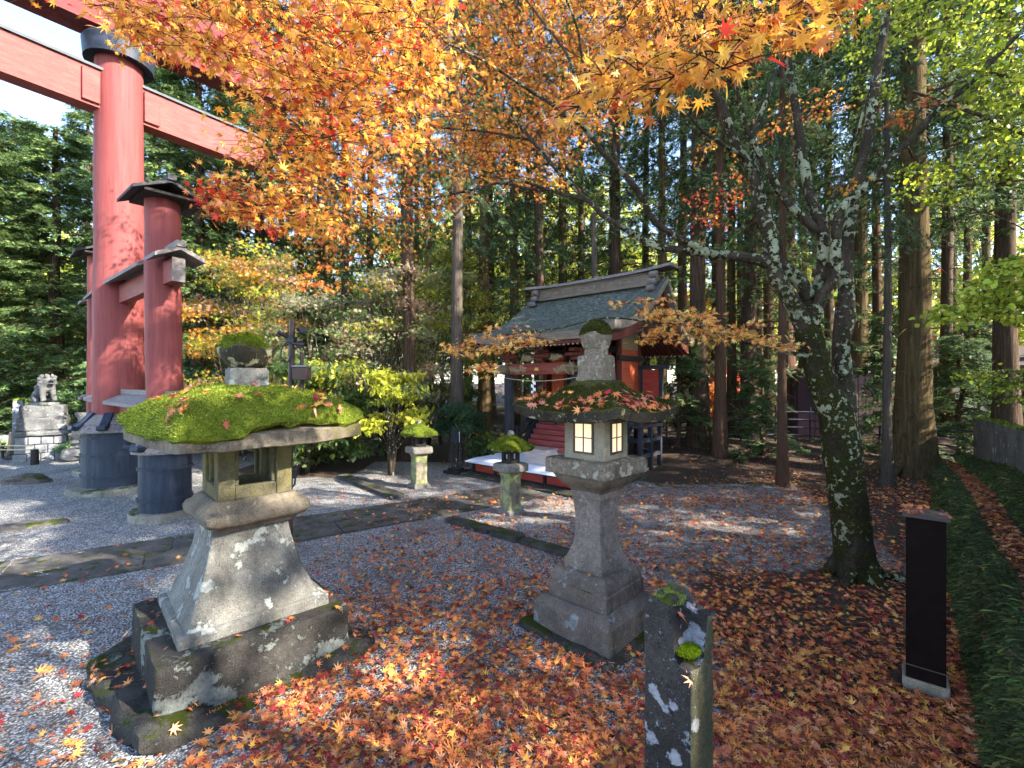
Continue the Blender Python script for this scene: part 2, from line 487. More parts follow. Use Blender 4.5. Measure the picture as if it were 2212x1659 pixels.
M['porch_red'] = wood_mat('dull red brown beam', lin(104, 46, 38), lin(130, 64, 52), lin(148, 84, 70), grain=(.6, 6, 6))
M['step_red'] = wood_mat('faded red boards', lin(132, 58, 54), lin(160, 80, 74), lin(178, 104, 96), grain=(.6, 6, 6))
M['panel_red'] = wood_mat('red panel', lin(130, 46, 36), lin(156, 62, 50), lin(172, 84, 70), grain=(.8, 6, 6))
M['wall_orange'] = wood_mat('orange red wall boards', lin(146, 62, 34), lin(172, 80, 46), lin(186, 98, 60), grain=(6, .8, 6))
M['rail_blue'] = wood_mat('blue black timber', lin(34, 34, 39), lin(50, 51, 58), lin(74, 74, 80), grain=(7, 7, .6))
M['brown_red'] = wood_mat('red brown timber', lin(70, 32, 25), lin(96, 46, 36), lin(120, 64, 50), grain=(5, 5, 1))
M['carving'] = wood_mat('carved pale timber', lin(96, 80, 58), lin(140, 122, 92), lin(172, 154, 120), grain=(14, 14, 14))
M['ridge_wood'] = wood_mat('grey ridge timber', lin(84, 76, 66), lin(118, 108, 94), lin(146, 136, 120), grain=(.8, 8, 8))
M['white_paint'] = wood_mat('white painted rafter end', lin(190, 190, 186), lin(212, 212, 208), lin(226, 226, 222))
M['black_wood'] = wood_mat('black brown timber', lin(26, 22, 20), lin(40, 35, 32), lin(60, 54, 50), grain=(5, 5, 1))
M['box_wood'] = wood_mat('pale grey wooden box', lin(146, 132, 124), lin(176, 162, 154), lin(196, 184, 176), grain=(.8, 8, 8))

t = NT('shingle roof')
a = t.noise(14, 6, .7); b = t.noise(2.2, 4, .6)
c = t.ramp(a, [(.3, lin(44, 50, 46)), (.5, lin(84, 92, 84)), (.72, lin(132, 138, 126))])
c = t.mix(t.math('MULTIPLY', t.step(b, .45, .68), .55), c, lin(78, 80, 70))
M['shingle'] = t.surf(c, .8, t.bump(t.math('ADD', a, t.noise(60, 4, .7, t.map((1, .3, 1)))), .6, .02), spec=.35)

def flat_mat(name, col, rough=.6, metal=0, spec=.3, bs=.1, var=.25, sc=12):
    t = NT(name); n = t.noise(sc, 5, .65)
    c = t.ramp(n, [(.25, tuple((1 - var) * np.array(col))), (.75, tuple(np.minimum((1 + var) * np.array(col), 1)))])
    return t.surf(c, rough, t.bump(n, bs, .01), metal, spec)
M['rust_steel'] = flat_mat('rusty black steel', lin(27, 18, 15), .75, 0, .06, .2, .4)
M['rust_cap'] = flat_mat('rust brown plate', lin(76, 62, 56), .65, 0, .3, .25, .35)
M['sheet'] = flat_mat('pale metal sheet', lin(206, 214, 226), .45, 0, .5, .15, .1, 4)
M['rope'] = flat_mat('straw rope', lin(176, 160, 126), .9)
M['paper'] = flat_mat('white paper', lin(236, 236, 236), .8, var=.05)
M['gold'] = flat_mat('gilt metal', lin(206, 172, 86), .4, .6, .5)
M['pole_brown'] = flat_mat('brown painted pole', lin(62, 50, 46), .5)
M['device_black'] = flat_mat('black plastic', lin(36, 38, 44), .4)
M['glass_dark'] = flat_mat('dark lens', (.01, .01, .012), .1, 0, .6)
M['sunlit_panel'] = flat_mat('sunlit purple panel', lin(150, 116, 118), .7, var=.15)  # paler copy of the dark panel, sunlight put into its colour
M['purple_panel'] = flat_mat('dark purple panel', lin(70, 46, 56), .7, var=.2)
M['white_wall'] = flat_mat('cream plaster', lin(216, 206, 184), .85, var=.06)
M['roof_brown'] = flat_mat('brown roof', lin(84, 72, 60), .8)
M['skin'] = flat_mat('skin', lin(206, 160, 136), .6, var=.05)
M['cloth_white'] = flat_mat('white cloth', lin(224, 216, 218), .9, var=.05)
M['cloth_dark'] = flat_mat('dark cloth', lin(60, 40, 48), .9)
M['hair'] = flat_mat('dark hair', lin(38, 28, 24), .6)
t = NT('lit paper pane'); n = t.noise(30, 4, .6)
M['pane'] = t.surf(t.mix(n, lin(226, 196, 160), lin(240, 216, 184)), .8, emit=lin(248, 206, 160), es=.16)

def bark_mat(name, dark, mid, light, moss=0, lichen=0, fiss=(14, 14, 1.6), lcol=lin(186, 192, 170), tint=None, mz=(0.2, 1.2)):
    t = NT(name); f = t.noise(2.2, 8, .7, t.map(fiss)); b = t.noise(3, 5, .6); g = t.noise(70, 4, .7)
    c = t.ramp(f, [(.32, dark), (.52, mid), (.7, light)])
    c = t.mix(.3, c, t.ramp(g, [(.3, dark), (.7, light)]))
    if tint is not None: c = t.mix(t.math('MULTIPLY', t.step(b, .5, .66), .7), c, tint)
    h = t.math('ADD', f, t.math('MULTIPLY', g, .3))
    if moss:
        m = t.step(t.noise(4.5, 6, .7), .66 - moss * .4, .76 - moss * .4)
        c = t.mix(t.math('MULTIPLY', m, .9), c, t.ramp(g, [(.3, lin(22, 22, 10)), (.7, lin(70, 70, 30))]))
        h = t.math('ADD', h, t.math('MULTIPLY', m, .25))
    if lichen:
        l = t.math('ADD', t.noise(24, 4, .6), t.math('MULTIPLY', t.math('SUBTRACT', t.noise(4.5, 3), .5), .9))
        lm = t.step(t.math('ADD', l, t.math('MULTIPLY', t.math('SUBTRACT', t.noise(32, 5, .7), .5), .6)), .74 - lichen * .3, .77 - lichen * .3)
        c = t.mix(lm, c, t.ramp(t.noise(2.2, 3), [(.4, tuple(.8 * np.array(lcol))), (.6, tuple(1.2 * np.array(lcol)))]))
        h = t.math('ADD', h, t.math('MULTIPLY', lm, .3))
    return t.surf(c, .95, t.bump(h, 1.0, .05), spec=.08)
M['maple_trunk'] = bark_mat('mossy maple bark', lin(34, 29, 23), lin(58, 50, 40), lin(86, 78, 64), moss=.62, lichen=.38, fiss=(6, 6, 2), lcol=lin(148, 148, 120))
M['maple_limb'] = bark_mat('lichen maple bark', lin(42, 36, 29), lin(72, 62, 50), lin(108, 97, 82), moss=.45, lichen=.60, fiss=(6, 6, 2), lcol=lin(156, 158, 128))
M['maple_branch'] = bark_mat('maple branch bark', lin(52, 44, 36), lin(80, 68, 56), lin(110, 98, 84), lichen=.4, fiss=(6, 6, 4))
M['twig'] = bark_mat('maple twig', lin(52, 38, 30), lin(78, 60, 48), lin(104, 86, 70), fiss=(8, 8, 8))
M['cedar_bark'] = bark_mat('cedar bark', lin(38, 29, 23), lin(80, 64, 50), lin(134, 112, 94), fiss=(16, 16, .9), moss=.12)
M['cedar_red'] = bark_mat('reddish cedar bark', lin(58, 42, 33), lin(98, 72, 56), lin(132, 104, 84), fiss=(16, 16, .9))
M['cedar_grey'] = bark_mat('grey cedar bark', lin(58, 50, 43), lin(98, 87, 76), lin(136, 124, 110), fiss=(16, 16, .9), moss=.15)
M['cedar_gold'] = bark_mat('golden cedar bark', lin(40, 32, 22), lin(88, 72, 48), lin(132, 112, 76), fiss=(13, 13, .8), moss=.2)
t = NT('maple leaf'); M['maple_leaf'] = t.leaf(t.attr(), .42, .5, .3, 1.15)
t = NT('fallen leaf'); M['fallen_leaf'] = t.leaf(t.attr(), .12, .65, .2, 1.0)
t = NT('needle'); M['needle'] = t.leaf(t.attr(), .3, .6, .2, 1.2)
t = NT('shrub leaf'); M['shrub_leaf'] = t.leaf(t.attr(), .5, .5, .3, 1.25)
t = NT('grass blade'); M['grass_blade'] = t.leaf(t.attr(), .3, .6, .2, 1.1)

# ground: gravel / soil / moss mask held in a colour attribute (R soil, G moss)
t = NT('gravel ground')
sep = t.n('ShaderNodeSeparateColor'); t.put(sep.inputs[0], t.attr('Mask'))
v1 = t.n('ShaderNodeTexVoronoi'); t.put(v1.inputs['Vector'], t.co); v1.inputs['Scale'].default_value = 95
sc = t.n('ShaderNodeSeparateColor'); t.put(sc.inputs[0], v1.outputs['Color'])
big = t.noise(1.1, 5, .6); mid = t.noise(9, 5, .65)
peb = t.ramp(sc.outputs[0], [(0, lin(84, 82, 79)), (.35, lin(142, 140, 136)), (.7, lin(178, 176, 172)), (1, lin(222, 220, 216))])
peb = t.mix(t.step(v1.outputs['Distance'], .3, .85), peb, lin(70, 68, 66))
peb = t.mix(t.math('MULTIPLY', t.step(mid, .42, .7), .5), peb, lin(84, 81, 76))
peb = t.mix(t.math('MULTIPLY', t.step(t.noise(.8, 6, .7, None, .6), .48, .64), .5), peb, lin(88, 84, 78))
fn = t.noise(45, 6, .75)
soil = t.ramp(fn, [(.3, lin(28, 22, 17)), (.5, lin(58, 46, 36)), (.72, lin(98, 80, 62))])
mo = t.ramp(fn, [(.3, lin(34, 34, 14)), (.55, lin(72, 70, 28)), (.75, lin(108, 104, 46))])
brk = t.math('MULTIPLY', t.math('SUBTRACT', t.noise(3.5, 7, .75), .5), .9)
sm_ = t.step(t.math('ADD', sep.outputs[0], brk), .42, .58)
mm_ = t.step(t.math('ADD', sep.outputs[1], t.math('MULTIPLY', t.math('SUBTRACT', t.noise(5, 7, .75), .5), 1.2)), .45, .6)
peb = t.mix(t.math('MULTIPLY', sep.outputs[2], t.step(mid, .3, .7)), peb, t.mix(.5, soil, lin(104, 92, 78)))
c = t.mix(mm_, t.mix(sm_, peb, soil), mo)
hgt = t.mix(sm_, t.math('SUBTRACT', 1.0, v1.outputs['Distance']), fn)
M['ground'] = t.surf(c, .9, t.bump(hgt, .9, .012), spec=.25)
t = NT('grassy earth'); f = t.noise(30, 6, .75)
M['bank'] = t.surf(t.ramp(f, [(.3, lin(22, 24, 12)), (.55, lin(46, 52, 26)), (.75, lin(76, 80, 42))]), .95, t.bump(f, .8, .03))
# ------------------------------------------------------------------ terrain
def terrain(x, y):
    x = np.asarray(x, float); y = np.asarray(y, float)
    m = .32 * sm(7.3, 10.2, y + .25 * (3 - x)) * sm(2.2, 4.2, x + .35 * (y - 8))
    dip = -.5 * sm(10.6, 12.0, y) * sm(-8.6, -10.2, x + .25 * (y - 11))
    rough = .012 * np.sin(x * 1.7 + y * .6) * np.cos(y * 1.3 - x * .4)
    return m + dip + rough * sm(2.0, 5.0, np.abs(x) + y * .4)

def axis(lo, hi, step, far, grow=1.25):
    a = list(np.arange(lo, hi + 1e-6, step))
    s, v = step, a[-1]
    while v < far: s *= grow; v += s; a.append(v)
    s, v, b = step, a[0], []
    while v > -far: s *= grow; v -= s; b.append(v)
    return np.array(b[::-1] + a)

gx, gy = axis(-13, 11, .12, 260), axis(-1.5, 15, .12, 260)
X, Y = np.meshgrid(gx, gy)
Z = terrain(X, Y)
V = np.stack([X, Y, Z], -1).reshape(-1, 3)
ni, nj = len(gy), len(gx)
i, j = np.meshgrid(np.arange(ni - 1), np.arange(nj - 1), indexing='ij')
b = (i * nj + j).ravel()
ground = fast('ground', V, np.stack([b, b + 1, b + nj + 1, b + nj], 1), M['ground'], smooth=True)
tag(ground, 'grey gravel ground turning to mossy soil on the right', kind='structure')
soil = np.zeros_like(X)
soil = np.maximum(soil, sm(7.3, 8.2, Y) * sm(-5.3, -4.6, X) * (1 - sm(-2.9, -2.5, X)))
soil = np.maximum(soil, sm(8.8, 9.6, Y) * sm(-5, -4.4, X))
soil = np.maximum(soil, sm(9.8, 11.0, Y))
soil = np.maximum(soil, sm(.75, 1.5, X - .12 * (Y - 2)) * (1 - sm(3.3, 4.8, Y)) * .8)
soil = np.maximum(soil, sm(6.9, 7.6, Y) * sm(1.6, 2.6, X))
soil = np.maximum(soil, sm(2.6, 4.0, X - .3 * (Y - 4)) * .85)
mossm = .42 * sm(.9, 1.8, X) * (1 - sm(4.8, 6, Y)) + .5 * sm(6.4, 7.2, Y) * (1 - sm(7.3, 8.0, Y)) * sm(1.4, 2.2, X)
mossm = np.maximum(mossm, .42 * np.exp(-(((X - .55) / .8) ** 2 + ((Y - 3) / .8) ** 2)))
a = ground.data.color_attributes.new('Mask', 'FLOAT_COLOR', 'POINT')
c = np.ones((len(V), 4), np.float32); c[:, 0] = soil.ravel(); c[:, 1] = mossm.ravel(); c[:, 2] = (.75 * sm(-.3, 1.2, X) * sm(3.5, 5.5, Y)).ravel()
a.data.foreach_set('color', c.ravel())

# ------------------------------------------------------------------ paving strip and edging
pd = Vector((.826, .564, 0)).normalized(); pn = Vector((-pd.y, pd.x, 0))
p0 = Vector((-3.83, 3.47, 0)); ang = math.atan2(pd.y, pd.x)
m = MB(); s = -3.2
k = 0
while s < 5.0:
    L = RND.uniform(.8, 1.25)
    for q, wd in ((.215, .42), (.655, .43)):
        off = p0 + pd * (s + L / 2 + (.2 if q > .5 else 0)) + pn * q
        hw = L / 2 - .008
        vf = sq_loft([(-.03, hw), (.012 + RND.uniform(0, .008), hw)], n=8, step=.06, seed=k, amp=.006, fs=5, rr=.02, asp=wd / 2 / hw)
        m.add(vf, Matrix.Translation(off) @ Matrix.Rotation(ang, 4, 'Z')); k += 1
    s += L
path = m.build('paving_path', M['stone_flat'], smooth=50)
tag(path, 'dark flagstone path crossing the gravel towards the shrine', kind='structure')

def kerb(a, b, w, h, seed, label, mat='stone_slab'):
    a, b = Vector(a), Vector(b); d = (b - a); L = d.length; d.normalize()
    m = MB(); s = 0; k = seed
    while s < L - .1:
        l = min(RND.uniform(.45, .8), L - s); hw = l / 2 - .006
        c = a + d * (s + l / 2)
        vf = sq_loft([(-.04, hw), (h + RND.uniform(-.01, .01), hw)], n=7, step=.05, seed=k, amp=.012, fs=5, rr=.03, asp=w / 2 / hw)
        m.add(vf, Matrix.Translation(c) @ Matrix.Rotation(math.atan2(d.y, d.x), 4, 'Z')); s += l; k += 1
    o = m.build('edging_kerb', M[mat], smooth=50)
    return tag(o, label, kind='structure')
kerb((-2.83, 7.78, 0), (-1.55, 6.36, 0), .2, .05, 50, 'mossy stone edging between two gravel beds beyond the path')
kerb((-.72, 5.36, 0), (.1, 4.66, 0), .17, .045, 60, 'mossy stone edging running from the path to the lit lantern')
kerb((.1, 4.66, 0), (.62, 4.2, 0), .15, .03, 66, 'low end of the mossy edging behind the lit lantern')

# ------------------------------------------------------------------ grassy bank, ledge and wall on the right
bd = Vector((.648, .762, 0)).normalized(); bn = Vector((bd.y, -bd.x, 0))
prof = [(.22, -.03), (.245, .0), (.27, .12), (.31, .27), (.36, .41), (.41, .48), (.455, .505), (.53, .512), (.61, .515), (.64, .53), (.67, .6), (.70, .68), (.75, .73), (.9, .74), (1.6, .7), (4, .6), (9, .3), (14, -.05)]
ts = np.arange(-4.5, 11.0, .12)
V = []
for tt in ts:
    for o_, z_ in prof:
        p = bd * tt + bn * o_
        fade = float(1 - .5 * sm(6, 11, tt)) * float(1 - sm(10.4, 11, tt))
        w = mnoise.noise(Vector((tt * 1.6, z_ * 4, 0))) * .022 + mnoise.noise(Vector((tt * 7, z_ * 9, 3))) * .012
        g = float(terrain(p.x, p.y)) if o_ > .23 else float(terrain(p.x, p.y)) - .05
        V.append((p.x + bn.x * w, p.y + bn.y * w, max(z_ * fade, -.03) + g * (1 if z_ < .2 else .6) + w * .5))
V = np.array(V); k = len(prof)
i, j = np.meshgrid(np.arange(len(ts) - 1), np.arange(k - 1), indexing='ij')
b = (i * k + j).ravel()
FB = np.stack([b, b + 1, b + k + 1, b + k], 1)
BANK = (V, FB.tolist())
tag(fast('grassy_bank', V, FB, M['bank'], smooth=True), 'steep green bank with a leaf covered ledge along the right edge', kind='structure')
# grass on both slopes
slope = (V, [f for n_, f in enumerate(FB.tolist()) if (n_ % (k - 1)) in (1, 2, 3, 4, 5, 9, 10, 11, 12)])
def grass(VF, n, ln, wd, cols, wts, name, label, droop=.7):
    p, nn = scatter(VF, n, None, -.5)
    keep = p[:, 1] < 9; p, nn = p[keep], nn[keep]; n = len(p)
    t = unit(nn * .8 + np.array([0, 0, -droop]) + rng.normal(0, .45, (n, 3)))
    s = unit(np.cross(t, nn + rng.normal(0, .4, (n, 3))))
    L = ln * rng.uniform(.3, 1.0, (n, 1)) * np.where(rng.random((n, 1)) < .12, 2.2, 1.0); w = wd * rng.uniform(.6, 1.3, (n, 1))
    V = np.stack([p - s * w / 2, p + s * w / 2, p + t * L * .6 + nn * L * .15 + s * w * .3, p + t * L], 1)
    o = fast(name, V.reshape(-1, 3), np.arange(4 * n).reshape(-1, 4), M['grass_blade'], None, np.repeat(palette(cols, wts, n, .22), 4, axis=0))
    return tag(o, label, 'grass', kind='stuff')
grass(slope, 110000, .038, .0055, [lin(46, 58, 28), lin(70, 84, 40), lin(104, 114, 60), lin(88, 80, 48)], [5, 4, 1.3, 1], 'bank_grass', 'short green grass and fern moss on the steep right bank')

# concrete wall above the bank
MW = MB()
t0, t1 = -3.0, 10.8
for kk in range(int((t1 - t0) / .6)):
    a_, b_ = t0 + kk * .6, min(t0 + (kk + 1) * .6, t1)
    c = bd * ((a_ + b_) / 2) + bn * .86
    zt = 1.27 - .032 * max(0, (a_ - 2))
    vf = sq_loft([(0, .3), (zt - .1, .3), (zt - .09, .305), (zt, .305)], n=10, step=.05, seed=kk + 3, amp=.006, fs=6, rr=.012, asp=.2)
    MW.add(vf, Matrix.Translation(c) @ Matrix.Rotation(math.atan2(bd.y, bd.x), 4, 'Z'))
wall_r = thing('concrete_wall', 'stained grey concrete wall with a mossy top above the grassy bank', 'wall', tuple(bd * 3 + bn * .86))
ow = MW.build('wall_face', M['wall_concrete'], smooth=50)
ow.parent = wall_r; ow.matrix_parent_inverse = Matrix.Translation(-wall_r.location)
top = (([tuple(v) for v in MW.V]), MW.F)
p_, n_ = scatter(top, 9000, None, .7, zmin=.8)
L = len(p_); tt = unit(n_ + rng.normal(0, .6, (L, 3))); ss = unit(np.cross(tt, rng.normal(0, 1, (L, 3))))
V = np.stack([p_ - ss * .006, p_ + ss * .006, p_ + tt * rng.uniform(.01, .035, (L, 1))], 1).reshape(-1, 3) - np.array(wall_r.location)
fast('moss', V, np.arange(3 * L).reshape(-1, 3), M['moss_blade'], wall_r, np.repeat(palette([lin(66, 84, 24), lin(96, 112, 40), lin(50, 56, 24)], [3, 2, 2], L), 3, axis=0))
# ------------------------------------------------------------------ big stone lantern on the left
LL = (-1.60, 2.75)
a45 = math.radians(45)
big = thing('stone_lantern', 'large old stone lantern with thick bright moss on its wide roof, open empty light chamber', 'stone lantern', (*LL, 0), 0)
def at(z=0, rz=0, x=0, y=0): return Matrix.Translation((x, y, z)) @ Matrix.Rotation(rz, 4, 'Z')
def part(name, vf, mat, root, Mx=None, **k):
    V, Fc = vf
    if Mx is not None: V = [Mx @ Vector(v) for v in V]
    return obj(name, (V, Fc), mat, root, **k), (V, Fc)
slab = sq_loft([(-.05, .58), (.015, .58), (.04, .55)], n=22, step=.03, seed=5, amp=.075, fs=2.2, rr=.16, lift=lambda x, y, z, w: .022 * mnoise.noise(Vector((x * 7, y * 7, 1))) if z > 0 else 0)
_, slab_l = part('ground_slab', slab, M['stone_slab'], big, at(0, a45 + .08, -.02, -.02))
_, blk_l = part('plinth_block', sq_loft([(.0, .455), (.03, .46), (.268, .456), (.285, .449)], n=26, step=.016, seed=8, amp=.007, fs=9, rr=.014), M['stone_black'], big, at(0, a45 - .02))
prof = [(.283, .362), (.287, .367), (.338, .366), (.346, .356), (.347, .334)]
for q in np.linspace(0, 1, 12)[1:]:
    prof.append((.347 + .443 * q, .326 - .131 * (1 - (1 - q) ** 1.55)))
part('pedestal', sq_loft(prof, n=22, step=.012, seed=2, amp=.003, fs=12, rr=.010), M['stone_left'], big, at(0, a45 - .03, 0, .03))
cap = [(.787, .205), (.80, .215), (.815, .225), (.825, .255), (.85, .272), (.88, .275), (.905, .26), (.915, .24), (.935, .222), (.95, .205)]
part('platform', sq_loft(cap, n=12, step=.012, seed=3, amp=.004, fs=9, rr=.05), M['stone_cap'], big, at(0, a45 + .02, .03, .02))
# light chamber: four walls with real openings
cm = MB(); hw, z0, z1 = .19, .948, 1.27
def bx(x0, x1, y0, y1, z0, z1):
    b = MB(); b.box(((x0 + x1) / 2, (y0 + y1) / 2, (z0 + z1) / 2), (x1 - x0, y1 - y0, z1 - z0)); return b.vf
for r in range(4):
    A = Matrix.Rotation(r * math.pi / 2, 4, 'Z'); th = .045; ow = .105; o0, o1 = 1.02, 1.215
    # corner post (one per side), sill, lintel; inset frame
    cm.add(bx(-hw, -ow, -hw, -hw + th + .04, z0, z1), A)
    cm.add(bx(-ow, hw - th - .04 + .0, -hw + .003, -hw + th, z0, o0), A)
    cm.add(bx(-ow, hw - th - .04, -hw + .003, -hw + th, o1, z1), A)
    cm.add(bx(-ow, -ow + .022, -hw + .018, -hw + th - .004, o0, o1), A)
    cm.add(bx(ow - .022, ow, -hw + .018, -hw + th - .004, o0, o1), A)
cm.add(bx(-hw + .05, hw - .05, -hw + .05, hw - .05, z0 - .002, z0 + .02))
V = [at(0, a45 - .02, .03, .02) @ v for v in cm.V]
obj('light_chamber', (V, cm.F), M['stone_chamber'], big, bevel=.006)
def lift(x, y, z, w):
    c = abs(x * y) / max(w * w, 1e-6)
    return .012 * c * c * (w / .47) ** 2
RA = at(0, a45 + .12, .02, .02)
kasa = [(1.252, .30), (1.252, .458), (1.257, .470), (1.325, .476), (1.335, .465), (1.40, .36), (1.46, .26), (1.52, .17), (1.56, .115)]
_, kasa_l = part('roof', sq_loft(kasa, n=16, step=.02, seed=4, amp=.006, fs=6, rr=.02, lift=lift), M['stone_cap'], big, RA)
mp = [(1.325, .478), (1.34, .496), (1.375, .492), (1.425, .455), (1.48, .385), (1.525, .30), (1.555, .21), (1.572, .13), (1.575, .10)]
def mlift(x, y, z, w):
    q = Vector((x, y, 0))
    e = sm(.40, .5, w)
    edge = mnoise.noise(q * 5.0 + Vector((9, 2, 0)))
    side = -.035 if x < -.2 and y < .3 else 0.0
    return lift(x, y, z, w) + .016 * mnoise.noise(q * 9) + .008 * mnoise.noise(q * 24) + float(e) * (.028 * edge + .016 + side)
ml = sq_loft(mp, n=26, step=.012, seed=14, amp=.008, fs=12, rr=.05, lift=mlift, capbot=False)
mo, moss_l = part('moss', ml, M['moss'], big, RA)
fuzz(moss_l, 42000, .012, .0035, M['moss_blade'], [lin(114, 130, 36), lin(146, 160, 54), lin(178, 188, 80), lin(84, 94, 28), lin(108, 94, 46)], [3, 4, 2, 2, .7], mo, 'moss_blades', nz=-.6)
part('neck_block', sq_loft([(1.55, .10), (1.66, .10), (1.675, .09)], n=10, step=.015, seed=6, amp=.003, rr=.012), M['stone_left'], big, at(0, a45 - .1, .04, 0))
# lotus bowl finial
fb = MB()
V, Fc = [], []
prof = [(1.672, .065), (1.68, .085), (1.70, .108), (1.73, .128), (1.76, .142), (1.78, .145), (1.79, .135), (1.785, .115), (1.77, .10)]
n = 48
for z, r in prof:
    for k in range(n):
        th = 2 * math.pi * k / n
        pet = abs(math.sin(th * 2 + .4)) ** .7
        rr_ = r * (1 + (.16 * (1 - pet)) * sm(1.70, 1.78, z)); zz = z + .03 * (1 - pet) * float(sm(1.72, 1.79, z))
        q = Vector((rr_ * math.cos(th), rr_ * math.sin(th), zz))
        V.append(q + mnoise.noise_vector(q * 18) * .004)
for i in range(len(prof) - 1):
    for k in range(n):
        a, b = i * n + k, i * n + (k + 1) % n
        Fc.append((a, b, b + n, a + n))
Fc.append(tuple(range(n))[::-1]); Fc.append(tuple(range((len(prof) - 1) * n, len(prof) * n)))
part('finial', (V, Fc), M['stone_roof'], big, at(0, .5, .04, 0))
jm = MB().ell((.01, 0, 1.785), (.125, .118, .088), 26, .5, 3, fs=2.2)
jo, jvf = part('finial_moss', jm.vf, M['moss'], big)
fuzz(jvf, 6000, .012, .0035, M['moss_blade'], [lin(98, 112, 20), lin(136, 150, 34), lin(74, 84, 18)], [3, 3, 2], jo, 'moss_blades', nz=-.1)

# ------------------------------------------------------------------ lit lantern on the right
LR = (.545, 3.055)
lit = thing('stone_lantern', 'tall slender stone lantern with paper windows glowing warm and orange leaves on its roof', 'stone lantern', (*LR, 0), 0)
ar = math.radians(45)
_, slab_r = part('ground_slab', sq_loft([(-.04, .36), (.02, .36), (.035, .345)], n=14, step=.03, seed=21, amp=.022, fs=4, rr=.03), M['stone_slab'], lit, at(0, ar - .05, 0, -.02))
_, st1 = part('lower_step', sq_loft([(.025, .29), (.168, .288), (.176, .284), (.182, .278), (.19, .276), (.215, .256), (.222, .235)], n=20, step=.012, seed=22, amp=.003, fs=12, rr=.012), M['stone_step'], lit, at(0, ar + .02))
_, st2 = part('upper_step', sq_loft([(.215, .222), (.315, .222), (.32, .214), (.345, .213), (.37, .204), (.392, .185), (.402, .165)], n=18, step=.011, seed=23, amp=.0028, fs=12, rr=.012), M['stone_step'], lit, at(0, ar + .02, .005, 0))
sh = [(.398, .150), (.44, .150), (.446, .146)]
for q in np.linspace(0, 1, 10): sh.append((.45 + .2 * q, .145 - .048 * (1 - (1 - q) ** 2)))
for q in np.linspace(0, 1, 8)[1:]: sh.append((.65 + .2 * q, .097 + .016 * q * q))
sh += [(.855, .118), (.90, .119)]
part('shaft', sq_loft(sh, n=14, step=.011, seed=24, amp=.0025, fs=14, rr=.009), M['stone_right'], lit, at(0, ar - .02, .005, 0))
part('bowl', sq_loft([(.897, .123), (.905, .13), (.915, .135), (.94, .165), (.97, .19), (1.0, .205), (1.012, .208)], n=10, step=.012, seed=25, amp=.003, rr=.02), M['stone_cap'], lit, at(0, ar - .02, .005, 0))
part('platform', sq_loft([(1.01, .230), (1.013, .234), (1.098, .233), (1.106, .225)], n=20, step=.011, seed=26, amp=.0032, fs=14, rr=.010), M['stone_platform'], lit, at(0, ar - .03, 0, 0))
part('light_box', sq_loft([(1.104, .147), (1.375, .147)], n=8, step=.03, seed=27, amp=.0008, rr=.004), M['concrete'], lit, at(0, ar + .05, .005, 0))
for r in range(4):
    A = at(0, ar + .05, .005, 0) @ Matrix.Rotation(r * math.pi / 2, 4, 'Z')
    w, zc, hh = .062, 1.243, .088; y = -.1485
    f = MB()
    for s in (-1, 1):
        f.box((s * (w + .006), y - .002, zc), (.012, .012, 2 * hh + .024)); f.box((0, y - .002, zc + s * (hh + .006)), (2 * w - .002, .012, .012))
    f.box((0, y - .002, zc), (.007, .008, 2 * hh - .001))
    for s in (-1, 1): f.box((s * (w / 2 + .0017), y - .002, zc), (w - .0045, .008, .006))
    fo = obj('window_frame', ([A @ v for v in f.V], f.F), M['roof_brown'], lit, bevel=.001)
    pn_ = MB().box((0, y + .0005, zc), (2 * w, .002, 2 * hh))
    obj('paper_pane', ([A @ v for v in pn_.V], pn_.F), M['pane'], fo)
def lift2(x, y, z, w):
    c = abs(x * y) / max(w * w, 1e-6)
    return .05 * c ** 2.5 * (w / .4) ** 2
RB = at(0, ar + .03, .012, 0)
k2 = [(1.372, .22), (1.36, .33), (1.352, .372), (1.357, .382), (1.41, .397), (1.418, .388), (1.45, .315), (1.495, .235), (1.54, .165), (1.59, .115), (1.605, .10)]
_, kasa_r = part('roof', sq_loft(k2, n=16, step=.015, seed=31, amp=.006, fs=7, rr=.015, lift=lift2), M['stone_roof'], lit, RB)
m2 = [(1.418, .388), (1.43, .384), (1.462, .318), (1.506, .238), (1.55, .168), (1.597, .118)]
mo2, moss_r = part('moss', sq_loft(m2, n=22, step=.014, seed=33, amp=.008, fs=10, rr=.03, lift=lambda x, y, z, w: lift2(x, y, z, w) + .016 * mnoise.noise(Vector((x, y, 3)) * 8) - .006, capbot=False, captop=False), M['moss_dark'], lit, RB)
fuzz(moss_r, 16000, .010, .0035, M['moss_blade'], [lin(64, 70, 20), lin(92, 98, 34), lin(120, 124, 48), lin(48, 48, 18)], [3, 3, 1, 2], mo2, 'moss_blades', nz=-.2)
part('neck_block', sq_loft([(1.585, .096), (1.6, .098), (1.755, .092), (1.765, .085)], n=9, step=.012, seed=34, amp=.006, fs=12, rr=.02), M['stone_platform'], lit, at(0, ar + .12, .005, 0))
fin = [(1.755, .072), (1.77, .076), (1.795, .078), (1.802, .074), (1.808, .08), (1.83, .09), (1.87, .101), (1.895, .106), (1.905, .1), (1.93, .093), (1.96, .075), (1.985, .045), (1.995, .012)]
part('finial', lathe(fin, 28, True, .005, 35, 14), M['stone_platform'], lit, at(0, 0, .005, 0))
fm = MB(); fm.add(lathe([(1.895, .104), (1.91, .103), (1.935, .097), (1.965, .078), (1.99, .047), (2.0, .012)], 28, True, .011, 41, 16))
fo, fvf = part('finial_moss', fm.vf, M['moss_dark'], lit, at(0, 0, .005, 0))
fuzz(fvf, 3500, .01, .0035, M['moss_blade'], [lin(64, 70, 20), lin(92, 98, 34), lin(48, 48, 18)], [3, 2, 2], fo, 'moss_blades')

